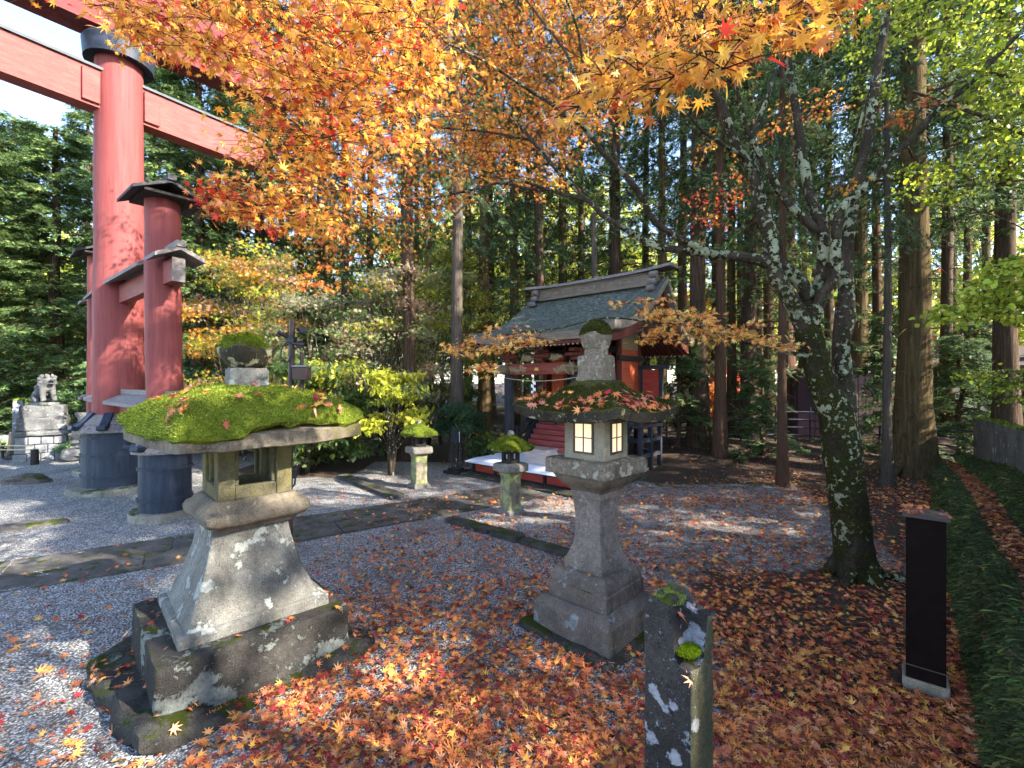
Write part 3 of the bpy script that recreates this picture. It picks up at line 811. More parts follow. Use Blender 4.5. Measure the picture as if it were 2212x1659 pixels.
# ------------------------------------------------------------------ two small lanterns
def small_lantern(label, loc, rz, sc, seed, moss_cols):
    t = thing('stone_lantern', label, 'stone lantern', loc, rz, 'small mossy lanterns by the shrine', (sc,) * 3)
    part('base', sq_loft([(-.02, .125), (.02, .125), (.05, .112), (.055, .1)], n=6, step=.02, seed=seed, amp=.005, rr=.015), M['stone_small'], t)
    part('shaft', sq_loft([(.05, .098), (.1, .094), (.40, .092), (.45, .097), (.47, .105), (.488, .106)], n=7, step=.025, seed=seed + 1, amp=.004, fs=8, rr=.025), M['stone_lime'], t)
    part('platform', sq_loft([(.486, .12), (.5, .155), (.515, .16), (.575, .158), (.595, .14)], n=8, step=.015, seed=seed + 2, amp=.003, rr=.03), M['stone_small'], t)
    c = MB()
    for r in range(4):
        A = Matrix.Rotation(r * math.pi / 2, 4, 'Z')
        c.add(bx(-.078, -.03, -.078, -.045, .593, .745), A); c.add(bx(-.03, .045, -.077, -.047, .593, .63), A); c.add(bx(-.03, .045, -.077, -.047, .71, .745), A)
        c.add(bx(.03, .045, -.077, -.047, .63, .71), A)
    c.build('light_chamber', M['stone_dark'], t, bevel=.003)
    k = [(.738, .1), (.735, .2), (.75, .215), (.765, .212), (.80, .17), (.85, .11), (.9, .05), (.905, .04)]
    lf = lambda x, y, z, w: .02 * (abs(x * y) / max(w * w, 1e-6)) ** 2 * (w / .2) ** 2
    part('roof', sq_loft(k, n=9, step=.015, seed=seed + 4, amp=.004, rr=.05, lift=lf), M['stone_roof'], t)
    k = [(.75, .218), (.785, .215), (.82, .175), (.868, .115), (.915, .055), (.925, .03)]
    o, vf = part('moss', sq_loft(k, n=14, step=.012, seed=seed + 5, amp=.014, fs=9, rr=.07, lift=lf, capbot=False), M['moss'], t)
    fuzz(vf, 9000, .016, .006, M['moss_blade'], moss_cols, [3, 3, 2], o, 'moss_blades', nz=-.3)
    part('finial', sq_loft([(.9, .03), (.955, .032), (.975, .02)], n=4, step=.01, seed=seed + 6, amp=.008, fs=20, rr=.02), M['stone_small'], t)
    return t
small_lantern('small mossy lantern standing close in front of the shrine deck', tuple(G(1103, 1107)), math.radians(40), 1.02, 70, [lin(88, 100, 22), lin(120, 130, 36), lin(66, 74, 18)])
small_lantern('small mossy lantern alone on the gravel beyond the path', tuple(G(905, 1051)), math.radians(36), 1.03, 90, [lin(110, 128, 40), lin(148, 160, 70), lin(84, 98, 30)])

# ------------------------------------------------------------------ stone post in the foreground
pp = (.535, 1.50)
post = thing('stone_post', 'black lichen spotted stone post with moss on its broken top in the foreground', 'post', (*pp, 0), math.radians(-46))
def plift(x, y, z, w):
    k = .66 * float(sm(.005, .03, x)) * float(sm(.035, .012, y)) + .16 * float(sm(.0, .03, x))
    return -max(0, z - .70) * k + float(sm(.8, .9, z)) * .022 * mnoise.noise(Vector((x * 22, y * 22, 2)))
pvf = sq_loft([(-.05, .081), (.80, .081), (.84, .08), (.885, .077), (.905, .068)], n=10, step=.016, seed=51, amp=.004, fs=9, rr=.012, lift=plift, asp=.96)
V = [Vector(v) for v in pvf[0]]
mi = []
for f in pvf[1]:
    c = sum((V[i] for i in f), Vector()) / len(f)
    mi.append(1 if c.x > .073 else 0)
me = obj('shaft', (V, pvf[1]), [M['stone_post'], M['stone_post_sunside']], post, mi=mi)
for name, c, r, sd, cols in (('moss', (-.03, .0, .897), (.045, .065, .006), 2, [lin(150, 160, 70), lin(190, 196, 128), lin(96, 110, 30)]), ('moss', (.045, -.03, .766), (.034, .045, .006), 5, [lin(112, 134, 14), lin(158, 178, 36), lin(84, 104, 14)])):
    o, vf = part(name, MB().ell(c, r, 20, .25, sd).vf, M['moss'], post)
    fuzz(vf, 4000, .006, .0026, M['moss_blade'], cols, [3, 3, 2], o, 'moss_blades', nz=-.3)

# ------------------------------------------------------------------ steel marker box on the right
sign = thing('steel_bollard', 'tall rusty black steel box on a concrete foot with fallen leaves on its cap', 'bollard', (2.165, 2.45, 0), math.radians(-40), scale=(.82, .82, .97))
MB().box((0, 0, .03), (.225, .215, .06)).build('concrete_foot', M['concrete'], sign, bevel=.006)
MB().box((0, 0, .49), (.19, .185, .86)).build('body', M['rust_steel'], sign, bevel=.003)
_, sign_cap = part('cap', MB().box((0, 0, .93), (.225, .22, .016)).vf, M['rust_cap'], sign)
for z in (.72, .6, .3): MB().box((-.099, .055, z), (.012, .03, .07)).build('hinge', M['rust_cap'], sign, bevel=.002)
MB().box((0, -.0945, .13), (.192, .004, .006)).build('seam', M['rust_cap'], sign)

# ------------------------------------------------------------------ camera pole behind the left lantern
def cam_pole():
    b = P(626, 1100, 3.55); x, y = b.x, b.y
    t = thing('camera_pole', 'brown steel pole carrying two security cameras behind the mossy lantern', 'pole', (x, y, 0))
    MB().tube([(0, 0, 0), (.0, 0, 1.2), (.02, 0, 2.07)], .022, 10).build('pole', M['pole_brown'], t)
    m = MB().tube([(.085, .02, 1.42), (.085, .02, 1.62), (.08, .02, 1.82)], [.018, .018, .012], 8); m.tube([(.085, .02, 1.35), (.085, .02, 1.45)], .026, 8); m.build('side_post', M['pole_brown'], t)
    MB().box((.105, -.03, 1.655), (.11, .08, .095)).build('junction_box', M['pole_brown'], t, bevel=.004)
    MB().box((.105, -.03, 1.711), (.12, .09, .012)).build('box_lid', M['stone_block'], t, bevel=.002)
    for a, b_, lab in (((.03, -.02, 1.885), (.14, -.05, 1.872), 'security_camera'), ((-.0, -.02, 1.925), (-.045, -.09, 1.965), 'security_camera')):
        c = MB().tube([a, Vector(a).lerp(Vector(b_), .8), b_], [.012, .016, .017], 12).build(lab, M['device_black'], t)
        d = (Vector(b_) - Vector(a)).normalized()
        MB().tube([Vector(b_) - d * .002, Vector(b_) + d * .004], .013, 12).build('lens', M['glass_dark'], c)
    l = MB(); l.bar((.02, 0, 2.0), (.09, 0, 2.005), .012); l.box((.105, -.01, 1.985), (.05, .05, .05), .5); l.build('floodlight', M['device_black'], t, bevel=.004)
    MB().box((0.015, -.005, 1.91), (.06, .06, .05)).build('bracket', M['device_black'], t, bevel=.004)
    cab, _r = spline([(Vector(v), .005) for v in [(-.01, -.03, 1.9), (-.05, -.03, 1.83), (-.045, -.03, 1.75), (.0, -.03, 1.745), (.03, -.03, 1.8)]], .02)
    MB().tube(cab, .005, 6).build('cable', M['device_black'], t)
    MB().box((.035, -.02, .9), (.05, .03, .07)).build('socket', M['device_black'], t, bevel=.003)
    cab, _r = spline([(Vector(v), .005) for v in [(.05, -.02, .87), (.05, -.03, .82), (.02, -.02, .8), (.01, 0, .83)]], .02)
    MB().tube(cab, .008, 6).build('cable', M['device_black'], t)
cam_pole()

# notice stand
ns = G(985, 1022)
t = thing('notice_stand', 'thin iron notice stand on a square foot beside a cedar trunk', 'sign stand', (ns.x, ns.y, 0), math.radians(-30))
MB().box((0, 0, .03), (.34, .3, .05)).box((0, 0, .075), (.22, .18, .04)).build('foot', M['black_wood'], t, bevel=.005)
m = MB()
for s in (-1, 1): m.box((s * .085, 0, .43), (.018, .018, .68))
m.box((0, 0, .775), (.2, .018, .012)); m.build('legs', M['black_iron'], t)
MB().box((-.015, -.02, .63), (.15, .02, .19)).build('board', M['black_iron'], t, bevel=.003)
nb = MB()
for q in range(6): nb.box((.088, -.021, .56 + q * .03), (.012, .003, .02))
nb.build('writing', M['paper'], t)
# ------------------------------------------------------------------ shrine
SO, EX, EY = Vector((1.56, 9.0, 0)), Vector((.743, -.669, 0)), Vector((.669, .743, 0))
shrine = thing('shrine', 'small red wooden shrine with a curved grey shingle roof and red stairs', 'shrine', tuple(SO), math.atan2(EX.y, EX.x))
CX = -.17
def rz_front(s): return 2.36 + .93 * (1 - s) ** 1.9
def rz_rear(s): return 2.28 + 1.01 * (1 - s) ** 1.7
YF, YR, XR = -1.81, 1.15, 1.5
def verge(x): return .11 * max(0, (abs(x) - 1.0) / .5) ** 2
def roof_sheet(off, step):
    xs = np.linspace(-XR, XR, 41); rows = []
    N = 40
    for i in range(N + 1):
        s = i / N; rows.append((YF * s, rz_front(s), 0 if not step or i == 0 else 1))
    return xs, rows
def shingle_side(y_end, fz, n):
    V, Fc = [], []; xs = np.linspace(-XR, XR, 46)
    rows = []
    for i in range(n):
        s0, s1 = i / n, (i + 1) / n
        rows.append((y_end * s0, fz(s0) + .002)); rows.append((y_end * s1, fz(s1) + .013))
    for y, z in rows:
        for x in xs: V.append(Vector((x, y, z + verge(x) + .004 * mnoise.noise(Vector((x * 8, y * 20, 0))))))
    nx = len(xs)
    for i in range(len(rows) - 1):
        for j in range(nx - 1):
            a = i * nx + j; q = (a, a + 1, a + nx + 1, a + nx)
            Fc.append(q[::-1] if y_end < 0 else q)
    return V, Fc
m = MB(); m.add(shingle_side(YF, rz_front, 38)); m.add(shingle_side(YR, rz_rear, 24))
roof = m.build('roof', M['shingle'], shrine, smooth=20)
def strip(fz, y_end, x0, x1, top, bot, n=16, s0=0.0, s1=1.0):
    """solid strip following the roof profile between x0 and x1, from 'top' to 'bot' under the roof line"""
    V, Fc = [], []
    for i in range(n + 1):
        s = s0 + (s1 - s0) * i / n
        for x, dz in ((x0, top), (x1, top), (x1, bot), (x0, bot)):
            V.append(Vector((x, y_end * s, fz(s) + verge(x) - dz)))
    for i in range(n):
        for j in range(4):
            a, b = i * 4 + j, i * 4 + (j + 1) % 4
            Fc.append((a, b, b + 4, a + 4))
    Fc.append((0, 1, 2, 3)); Fc.append(tuple(range(n * 4, n * 4 + 4))[::-1])
    return V, Fc
m = MB()
xs = np.linspace(-XR, XR, 21)
for fz, ye in ((rz_front, YF), (rz_rear, YR)):
    V, Fc = [], []
    n = 14
    for i in range(n + 1):
        s = i / n
        for x in xs: V.append(Vector((x, ye * s, fz(s) + verge(x) - .115 + (0 if i == n else 0))))
    for i in range(n):
        for j in range(len(xs) - 1):
            a = i * len(xs) + j; Fc.append((a, a + 1, a + len(xs) + 1, a + len(xs)))
    b0 = len(V)       # eave edge board
    for x in xs: V.append(Vector((x, ye, fz(1) + verge(x) + .012)))
    for j in range(len(xs) - 1):
        a = n * len(xs) + j; Fc.append((a, a + 1, b0 + j + 1, b0 + j))
    for sx in (0, len(xs) - 1):   # verge edges
        b1 = len(V)
        for i in range(n + 1): V.append(Vector((xs[sx], ye * i / n, fz(i / n) + verge(xs[sx]) + .011)))
        for i in range(n):
            a = i * len(xs) + sx; Fc.append((a, a + len(xs), b1 + i + 1, b1 + i))
    m.add((V, Fc))
m.build('eave_edge', M['ridge_wood'], shrine, smooth=30)
for sx in (-1, 1):
    for fz, ye in ((rz_front, YF), (rz_rear, YR)):
        V, Fc = strip(fz, ye, sx * 1.36, sx * 1.41, .118, .24, 16, .02, .97)
        obj('bargeboard', (V, Fc), M['brown_red'], shrine)
# ridge box
m = MB()
m.box((0, 0, 3.375), (2.62, .2, .19)); m.box((0, 0, 3.475), (2.75, .25, .02)); m.box((0, 0, 3.27), (2.7, .26, .024))
m.build('ridge_box', M['ridge_wood'], shrine, bevel=.004)
V = []
for i in range(21):
    x = -1.6 + 3.2 * i / 20
    for y, dz in ((-.17, 0), (.17, 0), (.13, .06), (-.13, .06)): V.append(Vector((x, y, 3.487 + dz + .05 * (abs(x) / 1.6) ** 3)))
Fc = [(i * 4 + j, i * 4 + (j + 1) % 4, i * 4 + 4 + (j + 1) % 4, i * 4 + 4 + j) for i in range(20) for j in range(4)] + [(3, 2, 1, 0), (80, 81, 82, 83)]
obj('ridge_cap', (V, Fc), M['grey_wood'], shrine)
m = MB()
for i in range(14):
    x = -1.17 + .18 * i
    A = Matrix.Translation((x, -.102, 3.385)) @ Matrix.Rotation(math.pi / 4, 4, 'Y')
    m.add(MB().box((0, 0, 0), (.055, .008, .055)).vf, A)
m.each('diamond', M['grey_wood'], shrine)
for sx in (-1, 1):
    m = MB()
    for (y, z, r) in ((-.14, 3.415, .06), (-.185, 3.285, .058), (-.265, 3.165, .05)):
        A = Matrix.Translation((sx * 1.3, y, z + verge(1.2))) @ Matrix.Rotation(math.pi / 2, 4, 'Y')
        m.add(lathe([(-.065, r * .9), (-.06, r), (.06, r), (.065, r * .9)], 18), A)
        m.add(lathe([(-.075, r * .3), (.075, r * .3)], 10), A)
    m.build('ridge_scroll', M['grey_wood'], shrine, smooth=50)
# eaves: red fascia, rafters with white ends
m = MB(); ze = rz_front(1) - .13
m.box((0, YF + .05, ze - .02), (2.75, .05, .05)); m.box((0, YR - .05, rz_rear(1) - .15), (2.75, .05, .05))
m.box((CX, -1.39, ze + .06), (1.9, .09, .1))
m.each('eave_beam', M['brown_red'], shrine, bevel=.004)
m, w = MB(), MB()
for i in range(32):
    x = -1.33 + 2.66 * i / 31
    m.bar((x, YF + .085, ze - .035), (x, -.6, ze + .22), .035, .045)
    w.box((x, YF + .075, ze - .04), (.034, .012, .044))
    m.bar((x, YR - .08, rz_rear(1) - .18), (x, .5, rz_rear(1) + .12), .035, .045)
    w.box((x, YR - .07, rz_rear(1) - .185), (.034, .012, .044))
for a_, b_ in zip(m.each('rafter', M['brown_red'], shrine), w.each('rafter_end', M['white_paint'], None)): b_.parent = a_
# body
bx0, bx1, by0, by1 = CX - .84, .66, -.18, .56
m = MB()
m.box(((bx0 + bx1) / 2, by1, 1.55), (bx1 - bx0 - .1, .03, 1.5)); m.box((bx0, (by0 + by1) / 2, 1.55), (.03, by1 - by0 - .1, 1.5))
m.each('wall_panel', M['wall_orange'], shrine)
MB().box((bx1, (by0 + by1) / 2, 1.5), (.03, by1 - by0 - .1, 1.36)).build('side_wall', M['wall_orange'], shrine)
m = MB()
for i in range(2):
    s = (-1, 1)[i]; xc = (bx0 + bx1) / 2
    m.box((xc + s * .5, by0, 1.5), (.34, .03, 1.36))
m.each('wall_panel', M['wall_orange'], shrine)
d = MB()
for s in (-1, 1): d.box(((bx0 + bx1) / 2 + s * .165, by0 + .01, 1.46), (.31, .03, 1.28))
d.each('door', M['black_wood'], shrine)
m = MB()
for x in (bx0, bx1):
    for y in (by0, by1): m.cyl((x, y, .1), .055, 2.35, 14)
for x in (-.34, .34): m.cyl(((bx0 + bx1) / 2 + x, by0, .8), .04, 1.5, 12)
m.each('pillar', M['brown_red'], shrine)
m = MB(); m.box((bx1 + .045, .19, 2.02), (.06, .95, .09)); m.box(((bx0 + bx1) / 2, by0 - .05, 2.16), (1.7, .06, .09)); m.box((bx1 + .04, .19, .87), (.05, .9, .08))
m.each('tie_rail', M['black_wood'], shrine, bevel=.004)
m = MB()
V, Fc = [], []
for x in (bx1 - .015, bx1 + .015):   # gable wall follows the roof line
    for y, z in [(by1, 2.18), (by1, rz_rear(by1 / YR) - .13)] + [(0, 3.14)] + [(by0, rz_front(by0 / YF) - .13), (by0, 2.18)]: V.append(Vector((x, y, z)))
Fc = [(0, 1, 2, 3, 4), (9, 8, 7, 6, 5)]
m.add((V, Fc)); V2 = [Vector((-v.x + bx0 + bx1, v.y, v.z)) for v in V]; m.add((V2, [f[::-1] for f in Fc]))
m.each('gable_wall', M['carving'], shrine)
# porch
px_ = (CX - .74, CX + .74); PY = -1.40
for x in px_:
    MB().box((x, PY, .975), (.13, .13, 1.49)).build('porch_post', M['rail_blue'], shrine, bevel=.012)
m = MB(); m.box((CX, PY, 1.80), (1.34, .1, .17)); m.box((CX, PY, 1.895), (1.6, .12, .02))
beam = m.build('porch_beam', M['porch_red'], shrine, bevel=.004)
m = MB()
for k, x in enumerate([-.62, -.5, -.38, .38, .5, .62]): m.ell((CX + x, PY - .045, 1.80 + .015 * (-1) ** k), (.085, .022, .05), 14, .9, k, 0, 7)
for s in (-1, 1):
    m.ell((CX + s * .86, PY, 1.80), (.11, .06, .085), 16, .9, s + 8, 0, 5)
    m.ell((CX + s * .74, PY - .14, 1.80), (.06, .11, .085), 16, .9, s + 4, 0, 5)
    m.ell((CX + s * .3, PY, 2.0), (.14, .03, .05), 16, .9, s + 5, 0, 6)
m.each('carving', M['carving'], shrine, smooth=60)
m = MB()
for x in (-.74, -.0, .74):
    m.box((CX + x, PY, 1.97), (.15, .14, .06)); m.box((CX + x, PY, 2.04), (.4, .08, .06)); m.box((CX + x, PY, 2.11), (.1, .3, .06))
m.each('bracket_block', M['brown_red'], shrine, bevel=.01)
MB().box((CX + .05, PY - .0, 2.03), (.34, .05, .1)).build('name_board', M['black_wood'], shrine, bevel=.01)
m = MB()
for p, q in (((-.045, -.02), (-.02, .03)), ((-.015, -.02), (-.012, .03)), ((0, -.025), (0, .03)), ((.012, .03), (.018, -.02)), ((.02, .03), (.045, -.02)), ((-.035, .0), (-.012, .0)), ((.014, .0), (.036, .0))):
    m.bar((CX - .05 + p[0], PY - .057, 1.80 + p[1]), (CX - .05 + q[0], PY - .057, 1.80 + q[1]), .009, .012)
m.build('crest', M['gold'], shrine)
# stairs
m = MB()
for i in range(6):
    m.box((CX + .03, -.66 + .085 * i + .05, .30 + .095 * i + .01), (2.0, .14, .088 + .0))
m.each('stair_step', M['step_red'], shrine, bevel=.005)
m = MB()
for s in (-1, 1):
    x = CX + .03 + s * 1.04
    m.bar((x, -.78, .26), (x, -.1, .92), .05, .14); m.bar((x, -.85, .62), (x, -.1, 1.22), .045, .05); m.bar((x, -.84, .48), (x, -.1, 1.06), .035, .03)
    m.box((x, -.86, .48), (.06, .06, .46)); m.box((x, -.12, 1.05), (.055, .055, .5))
m.each('stair_rail', M['rail_blue'], shrine, bevel=.004)
# veranda and its stilts
m = MB(); m.box(((-1.45 + 1.15) / 2, .15, .80), (2.6, .86, .05)); m.build('veranda_floor', M['rail_blue'], shrine, bevel=.004)
m = MB()
for x in (-1.4, -.7, 0, .62, 1.1):
    for y in (-.22, .15, .54): m.box((x, y, .385), (.07, .07, .78))
for z in (.28, .55):
    m.box((1.1, .16, z), (.05, .68, .07)); m.box((.86, .54, z), (.4, .05, .07)); m.box((.86, -.22, z), (.4, .05, .07))
m.each('veranda_leg', M['rail_blue'], shrine, bevel=.004)
m = MB(); m.box((1.12, .56, 1.35), (.07, .07, 1.06)); m.box((.73, .56, 1.35), (.06, .06, 1.06)); m.box((.95, .56, 1.86), (.62, .1, .07)); m.box((1.3, .56, 1.9), (.16, .09, .03), 0)
m.each('wing_frame', M['rail_blue'], shrine, bevel=.006)
MB().box((.925, .56, 1.35), (.34, .03, .92)).build('wing_panel', M['panel_red'], shrine)
m = MB()
for y in (.3, -.2):
    m.box((1.12, y, 1.02), (.055, .055, .4)); m.ell((1.12, y, 1.25), (.035, .035, .05), 10)
m.bar((1.12, -.2, 1.12), (1.12, .5, 1.12), .03); m.each('veranda_rail', M['brown_red'], shrine)
# deck
dx0, dx1, dy0, dy1 = -1.02, 1.0 + .05, -2.2, -.72
m = MB(); m.box(((dx0 + dx1) / 2, (dy0 + dy1) / 2, .20), (dx1 - dx0, dy1 - dy0, .05))
for x in np.linspace(dx0, dx1, 5): m.box((x, dy0 + .02, .115), (.05, .05, .13))
for y in np.linspace(dy0 + .4, dy1, 4): m.box((dx0 + .02, y, .115), (.05, .05, .13)); m.box((dx1 - .02, y, .115), (.05, .05, .13))
m.box(((dx0 + dx1) / 2, dy0 + .018, .045), (dx1 - dx0 + .02, .07, .03))
m.each('deck_frame', M['black_wood'], shrine, bevel=.003)
m = MB(); m.box(((dx0 + dx1) / 2, dy0 + .035, .115), (dx1 - dx0 - .04, .02, .13)); m.box((dx0 + .035, (dy0 + dy1) / 2 + .05, .115), (.02, dy1 - dy0 - .2, .13)); m.box((dx1 - .035, (dy0 + dy1) / 2 + .05, .115), (.02, dy1 - dy0 - .2, .13))
m.each('deck_panel', M['panel_red'], shrine)
V, Fc = [], []
xs, ys = np.linspace(dx0 - .1, dx1 + .1, 21), np.linspace(dy0 - .1, dy1 + .1, 13)
for kz in (0, .012):
    for y in ys:
        for x in xs:
            e = sm(.5, .0, x - xs[0]) * .0 + .05 * sm(.35, 0, x - xs[0]) * sm(.6, 1.2, y - ys[0]) - .03 * sm(.25, 0, y - ys[0])
            V.append(Vector((x, y, .244 + kz + e + .004 * mnoise.noise(Vector((x * 4, y * 4, 0))))))
n = len(xs); q = len(V) // 2
for i in range(len(ys) - 1):
    for j in range(n - 1):
        a = i * n + j; Fc.append((a + n, a + n + 1, a + 1, a)); a += q; Fc.append((a, a + 1, a + n + 1, a + n))
per = [j for j in range(n)] + [i * n + n - 1 for i in range(1, len(ys))] + [(len(ys) - 1) * n + j for j in range(n - 2, -1, -1)] + [i * n for i in range(len(ys) - 2, 0, -1)]
for i in range(len(per)): a, b = per[i], per[(i + 1) % len(per)]; Fc.append((a, b, b + q, a + q))
obj('deck_sheet', (V, Fc), M['sheet'], shrine)
part('stone_plinth', sq_loft([(-.05, 1.3), (.03, 1.3), (.035, 1.26)], n=20, step=.06, seed=61, amp=.02, fs=4, rr=.05, asp=.78), M['stone_slab'], shrine, at(0, 0, .02, -1.42))
part('stone_plinth', sq_loft([(-.05, 1.25), (.05, 1.25), (.055, 1.2)], n=20, step=.06, seed=62, amp=.02, fs=4, rr=.05, asp=.5), M['stone_flat'], shrine, at(0, 0, -.15, .2))
SM = shrine.matrix_basis
def sw(x, y, z): return Vector(SO) + EX * x + EY * y + Vector((0, 0, z))
o = thing('offering_box', 'pale grey wooden offering box on the deck before the red stairs', 'box', tuple(sw(.12, -1.75, .262)), math.atan2(EX.y, EX.x))
MB().box((0, 0, .11), (.42, .3, .22)).build('body', M['box_wood'], o, bevel=.004); MB().box((0, 0, .228), (.45, .33, .02)).build('rim', M['box_wood'], o, bevel=.003)
m = MB()
for i in range(6): m.box((0, -.12 + .048 * i, .243), (.4, .016, .012))
m.each('slat', M['grey_wood'], o)
a, b = sw(px_[0] - .05, PY - .08, 1.66), sw(px_[1] + .05, PY - .08, 1.66)
pts = [a + (b - a) * q + Vector((0, 0, -.06 * 4 * q * (1 - q))) for q in np.linspace(0, 1, 16)]
pts = [a + Vector((0, 0, -.16))] + pts + [b + Vector((0, 0, -.2))]
ro = thing('straw_rope', 'thin straw rope strung between the two porch posts of the shrine', 'rope', tuple(a)); RO = MB().tube([p - a for p in pts], .008, 6).build('cord', M['rope'], ro)
gp = sw(CX - .1, PY - .08, 1.60)
V, Fc = [], []
for i in range(9):
    x = .022 * (-1) ** i; z = -.055 * i
    V += [Vector((x - .028, 0, z)), Vector((x + .028, .004, z - .012)), Vector((x + .028, .004, z - .066)), Vector((x - .028, 0, z - .054))]
    Fc.append((4 * i, 4 * i + 1, 4 * i + 2, 4 * i + 3))
g = obj('paper_streamer', (V, Fc), M['paper'], None, smooth=0); g.location = gp; g.rotation_euler = (0, 0, math.atan2(EX.y, EX.x))
sol = g.modifiers.new('Solid', 'SOLIDIFY'); sol.thickness = .004
tag(g, 'white zigzag paper streamer hanging from the straw rope', 'paper streamer')

# ------------------------------------------------------------------ torii gate
TM = Vector((-5.88, 7.0, 0)); TF = Vector((-4.15, 5.6, 0)); TB = Vector((-7.22, 8.2, 0))
nd = Vector((.5635, .826, 0)).normalized(); na = math.atan2(nd.y, nd.x)
torii = thing('torii_gate', 'huge weathered red wooden torii gate with roofed side pillars in dark barrels', 'torii gate', tuple(TM))
def loc(p): return Vector(p) - TM
def pillar(c, r0, r1, z0, z1, name, lean=(0, 0)):
    V, Fc = [], []; n = 40; k = 26
    for i in range(k + 1):
        q = i / k; r = r0 + (r1 - r0) * q
        for j in range(n):
            th = 2 * math.pi * j / n
            s = 1 - (.012 if j % 10 == 0 else 0)
            p = Vector((math.cos(th) * r * s, math.sin(th) * r * s, z0 + (z1 - z0) * q))
            p += Vector((lean[0] * q, lean[1] * q, 0))
            V.append(loc(c) + p + mnoise.noise_vector(p * 1.5 + c) * .008)
    for i in range(k):
        for j in range(n):
            a, b = i * n + j, i * n + (j + 1) % n; Fc.append((a, b, b + n, a + n))
    Fc.append(tuple(range(k * n, (k + 1) * n)))
    return obj(name, (V, Fc), M['torii_red'], torii, smooth=30)
pillar(TM, .315, .285, .5, 6.35, 'main_pillar')
pillar(TF, .185, .175, .5, 3.75, 'side_pillar', (-.06, .03)); pillar(TB, .185, .175, .5, 3.75, 'side_pillar', (.03, -.03))
def barrel(c, r, h, hoops, skirt_r, skirt_z, pr, name, ntile):
    n = 60; prof = [(.06, r), (h, r * .99)]
    V, Fc = [], []
    for z, rr in prof:
        for j in range(n):
            th = 2 * math.pi * j / n + .2; s = .975 if j % 6 == 0 else 1
            V.append(loc(c) + Vector((rr * s * math.cos(th), rr * s * math.sin(th), z)))
    Fc = [(j, (j + 1) % n, n + (j + 1) % n, n + j) for j in range(n)]
    b = obj(name, (V, Fc), M['barrel'], torii, smooth=25)
    for z in hoops:
        hp = MB().add(lathe([(z, r * .99), (z, r + .014), (z + .035, r + .014), (z + .035, r * .99)], 48, False), Matrix.Translation(loc(c)))
        for q in range(12): hp.ell(loc(c) + Vector(((r + .016) * math.cos(q * .52), (r + .016) * math.sin(q * .52), z + .017)), (.009, .009, .009), 8)
        hp.build('hoop', M['barrel'], b)
    s = MB()
    z0, z1 = skirt_z
    s.add(lathe([(z0 - .03, skirt_r * .97), (z0 - .03, skirt_r), (z0, skirt_r), (z0 + (z1 - z0) * .42, skirt_r * .5 + pr * .58), (z0 + (z1 - z0) * .42 - .0, skirt_r * .5 + pr * .58 - .0), (z1, pr * 1.02)], 48, False), Matrix.Translation(loc(c)))
    s.add(lathe([(z0 + (z1 - z0) * .40, skirt_r * .5 + pr * .62), (z0 + (z1 - z0) * .48, skirt_r * .5 + pr * .62), (z1 + .02, pr * 1.04)], 48, False), Matrix.Translation(loc(c)))
    s.add(lathe([(z0 - .03, r * .9), (z0 - .03, skirt_r * .98)], 48, False), Matrix.Translation(loc(c)))
    s.build('skirt_roof', M['grey_wood'], b, smooth=30)
    for q in range(ntile):
        th = 2 * math.pi * q / ntile + .35
        d = Vector((math.cos(th), math.sin(th), 0)); t = MB()
        pts = [loc(c) + d * (pr * 1.02) + Vector((0, 0, z1 + .035)), loc(c) + d * (pr + (skirt_r - pr) * .5) + Vector((0, 0, z0 + (z1 - z0) * .55)), loc(c) + d * skirt_r + Vector((0, 0, z0 + .03)), loc(c) + d * (skirt_r + .06) + Vector((0, 0, z0 + .05))]
        for a_, b_ in zip(pts, pts[1:]): t.bar(a_, b_ + (b_ - a_) * .06, .11, .06)
        t.build('ridge_tile', M['black_iron'], b, bevel=.008)
barrel(TM, .43, .88, (.22, .52, .78), .52, (.90, 1.10), .31, 'barrel', 8)
barrel(TF, .262, .77, (.20, .56), .33, (.79, .93), .185, 'barrel', 6)
barrel(TB, .262, .77, (.20, .56), .33, (.79, .93), .185, 'barrel', 6)
for c, r in ((TM, .60), (TF, .36), (TB, .36)):
    f = lathe([(-.03, r), (.05, r), (.075, r * .96), (.08, r * .7)], 30, True, .02, 3, 3)
    obj('footing_stone', ([v + loc(c) for v in f[0]], f[1]), M['stone_ring'], torii)
# daiwa ring, tie beam (nuki), lintel
obj('pillar_ring', ([v + loc(TM) for v in lathe([(6.32, .30), (6.30, .41), (6.55, .43), (6.60, .40)], 44)[0]], lathe([(6.32, .30), (6.30, .41), (6.55, .43), (6.60, .40)], 44)[1]), M['black_iron'], torii, smooth=30)
m = MB(); A = Matrix.Rotation(na, 4, 'Z')
def long_box(x0, x1, w, z0, z1, sag=0.0, batter=0.0, n=24):
    V = []
    for i in range(n + 1):
        x = x0 + (x1 - x0) * i / n; dz = sag * ((x + 2.6) / 5) ** 2
        for y, z in ((-w, z0), (w, z0), (w * (1 + batter), z1), (-w * (1 + batter), z1)): V.append(A @ Vector((x, y, z + dz)))
    Fc = [(i * 4 + j, i * 4 + (j + 1) % 4, i * 4 + 4 + (j + 1) % 4, i * 4 + 4 + j) for i in range(n) for j in range(4)] + [(3, 2, 1, 0), tuple(range(n * 4, n * 4 + 4))]
    return V, Fc
obj('tie_beam', long_box(-7, 2.1, .13, 5.52, 6.06), M['beam_red'], torii, smooth=0)
obj('tie_beam_cap', long_box(-7, 2.14, .165, 6.062, 6.10), M['black_iron'], torii, smooth=0)
m = MB()
for s in (-1, 1): m.add(MB().box((s * .36, 0, 5.79), (.2, .34, .46)).vf, A)
m.each('wedge', M['beam_red'], torii, bevel=.01)
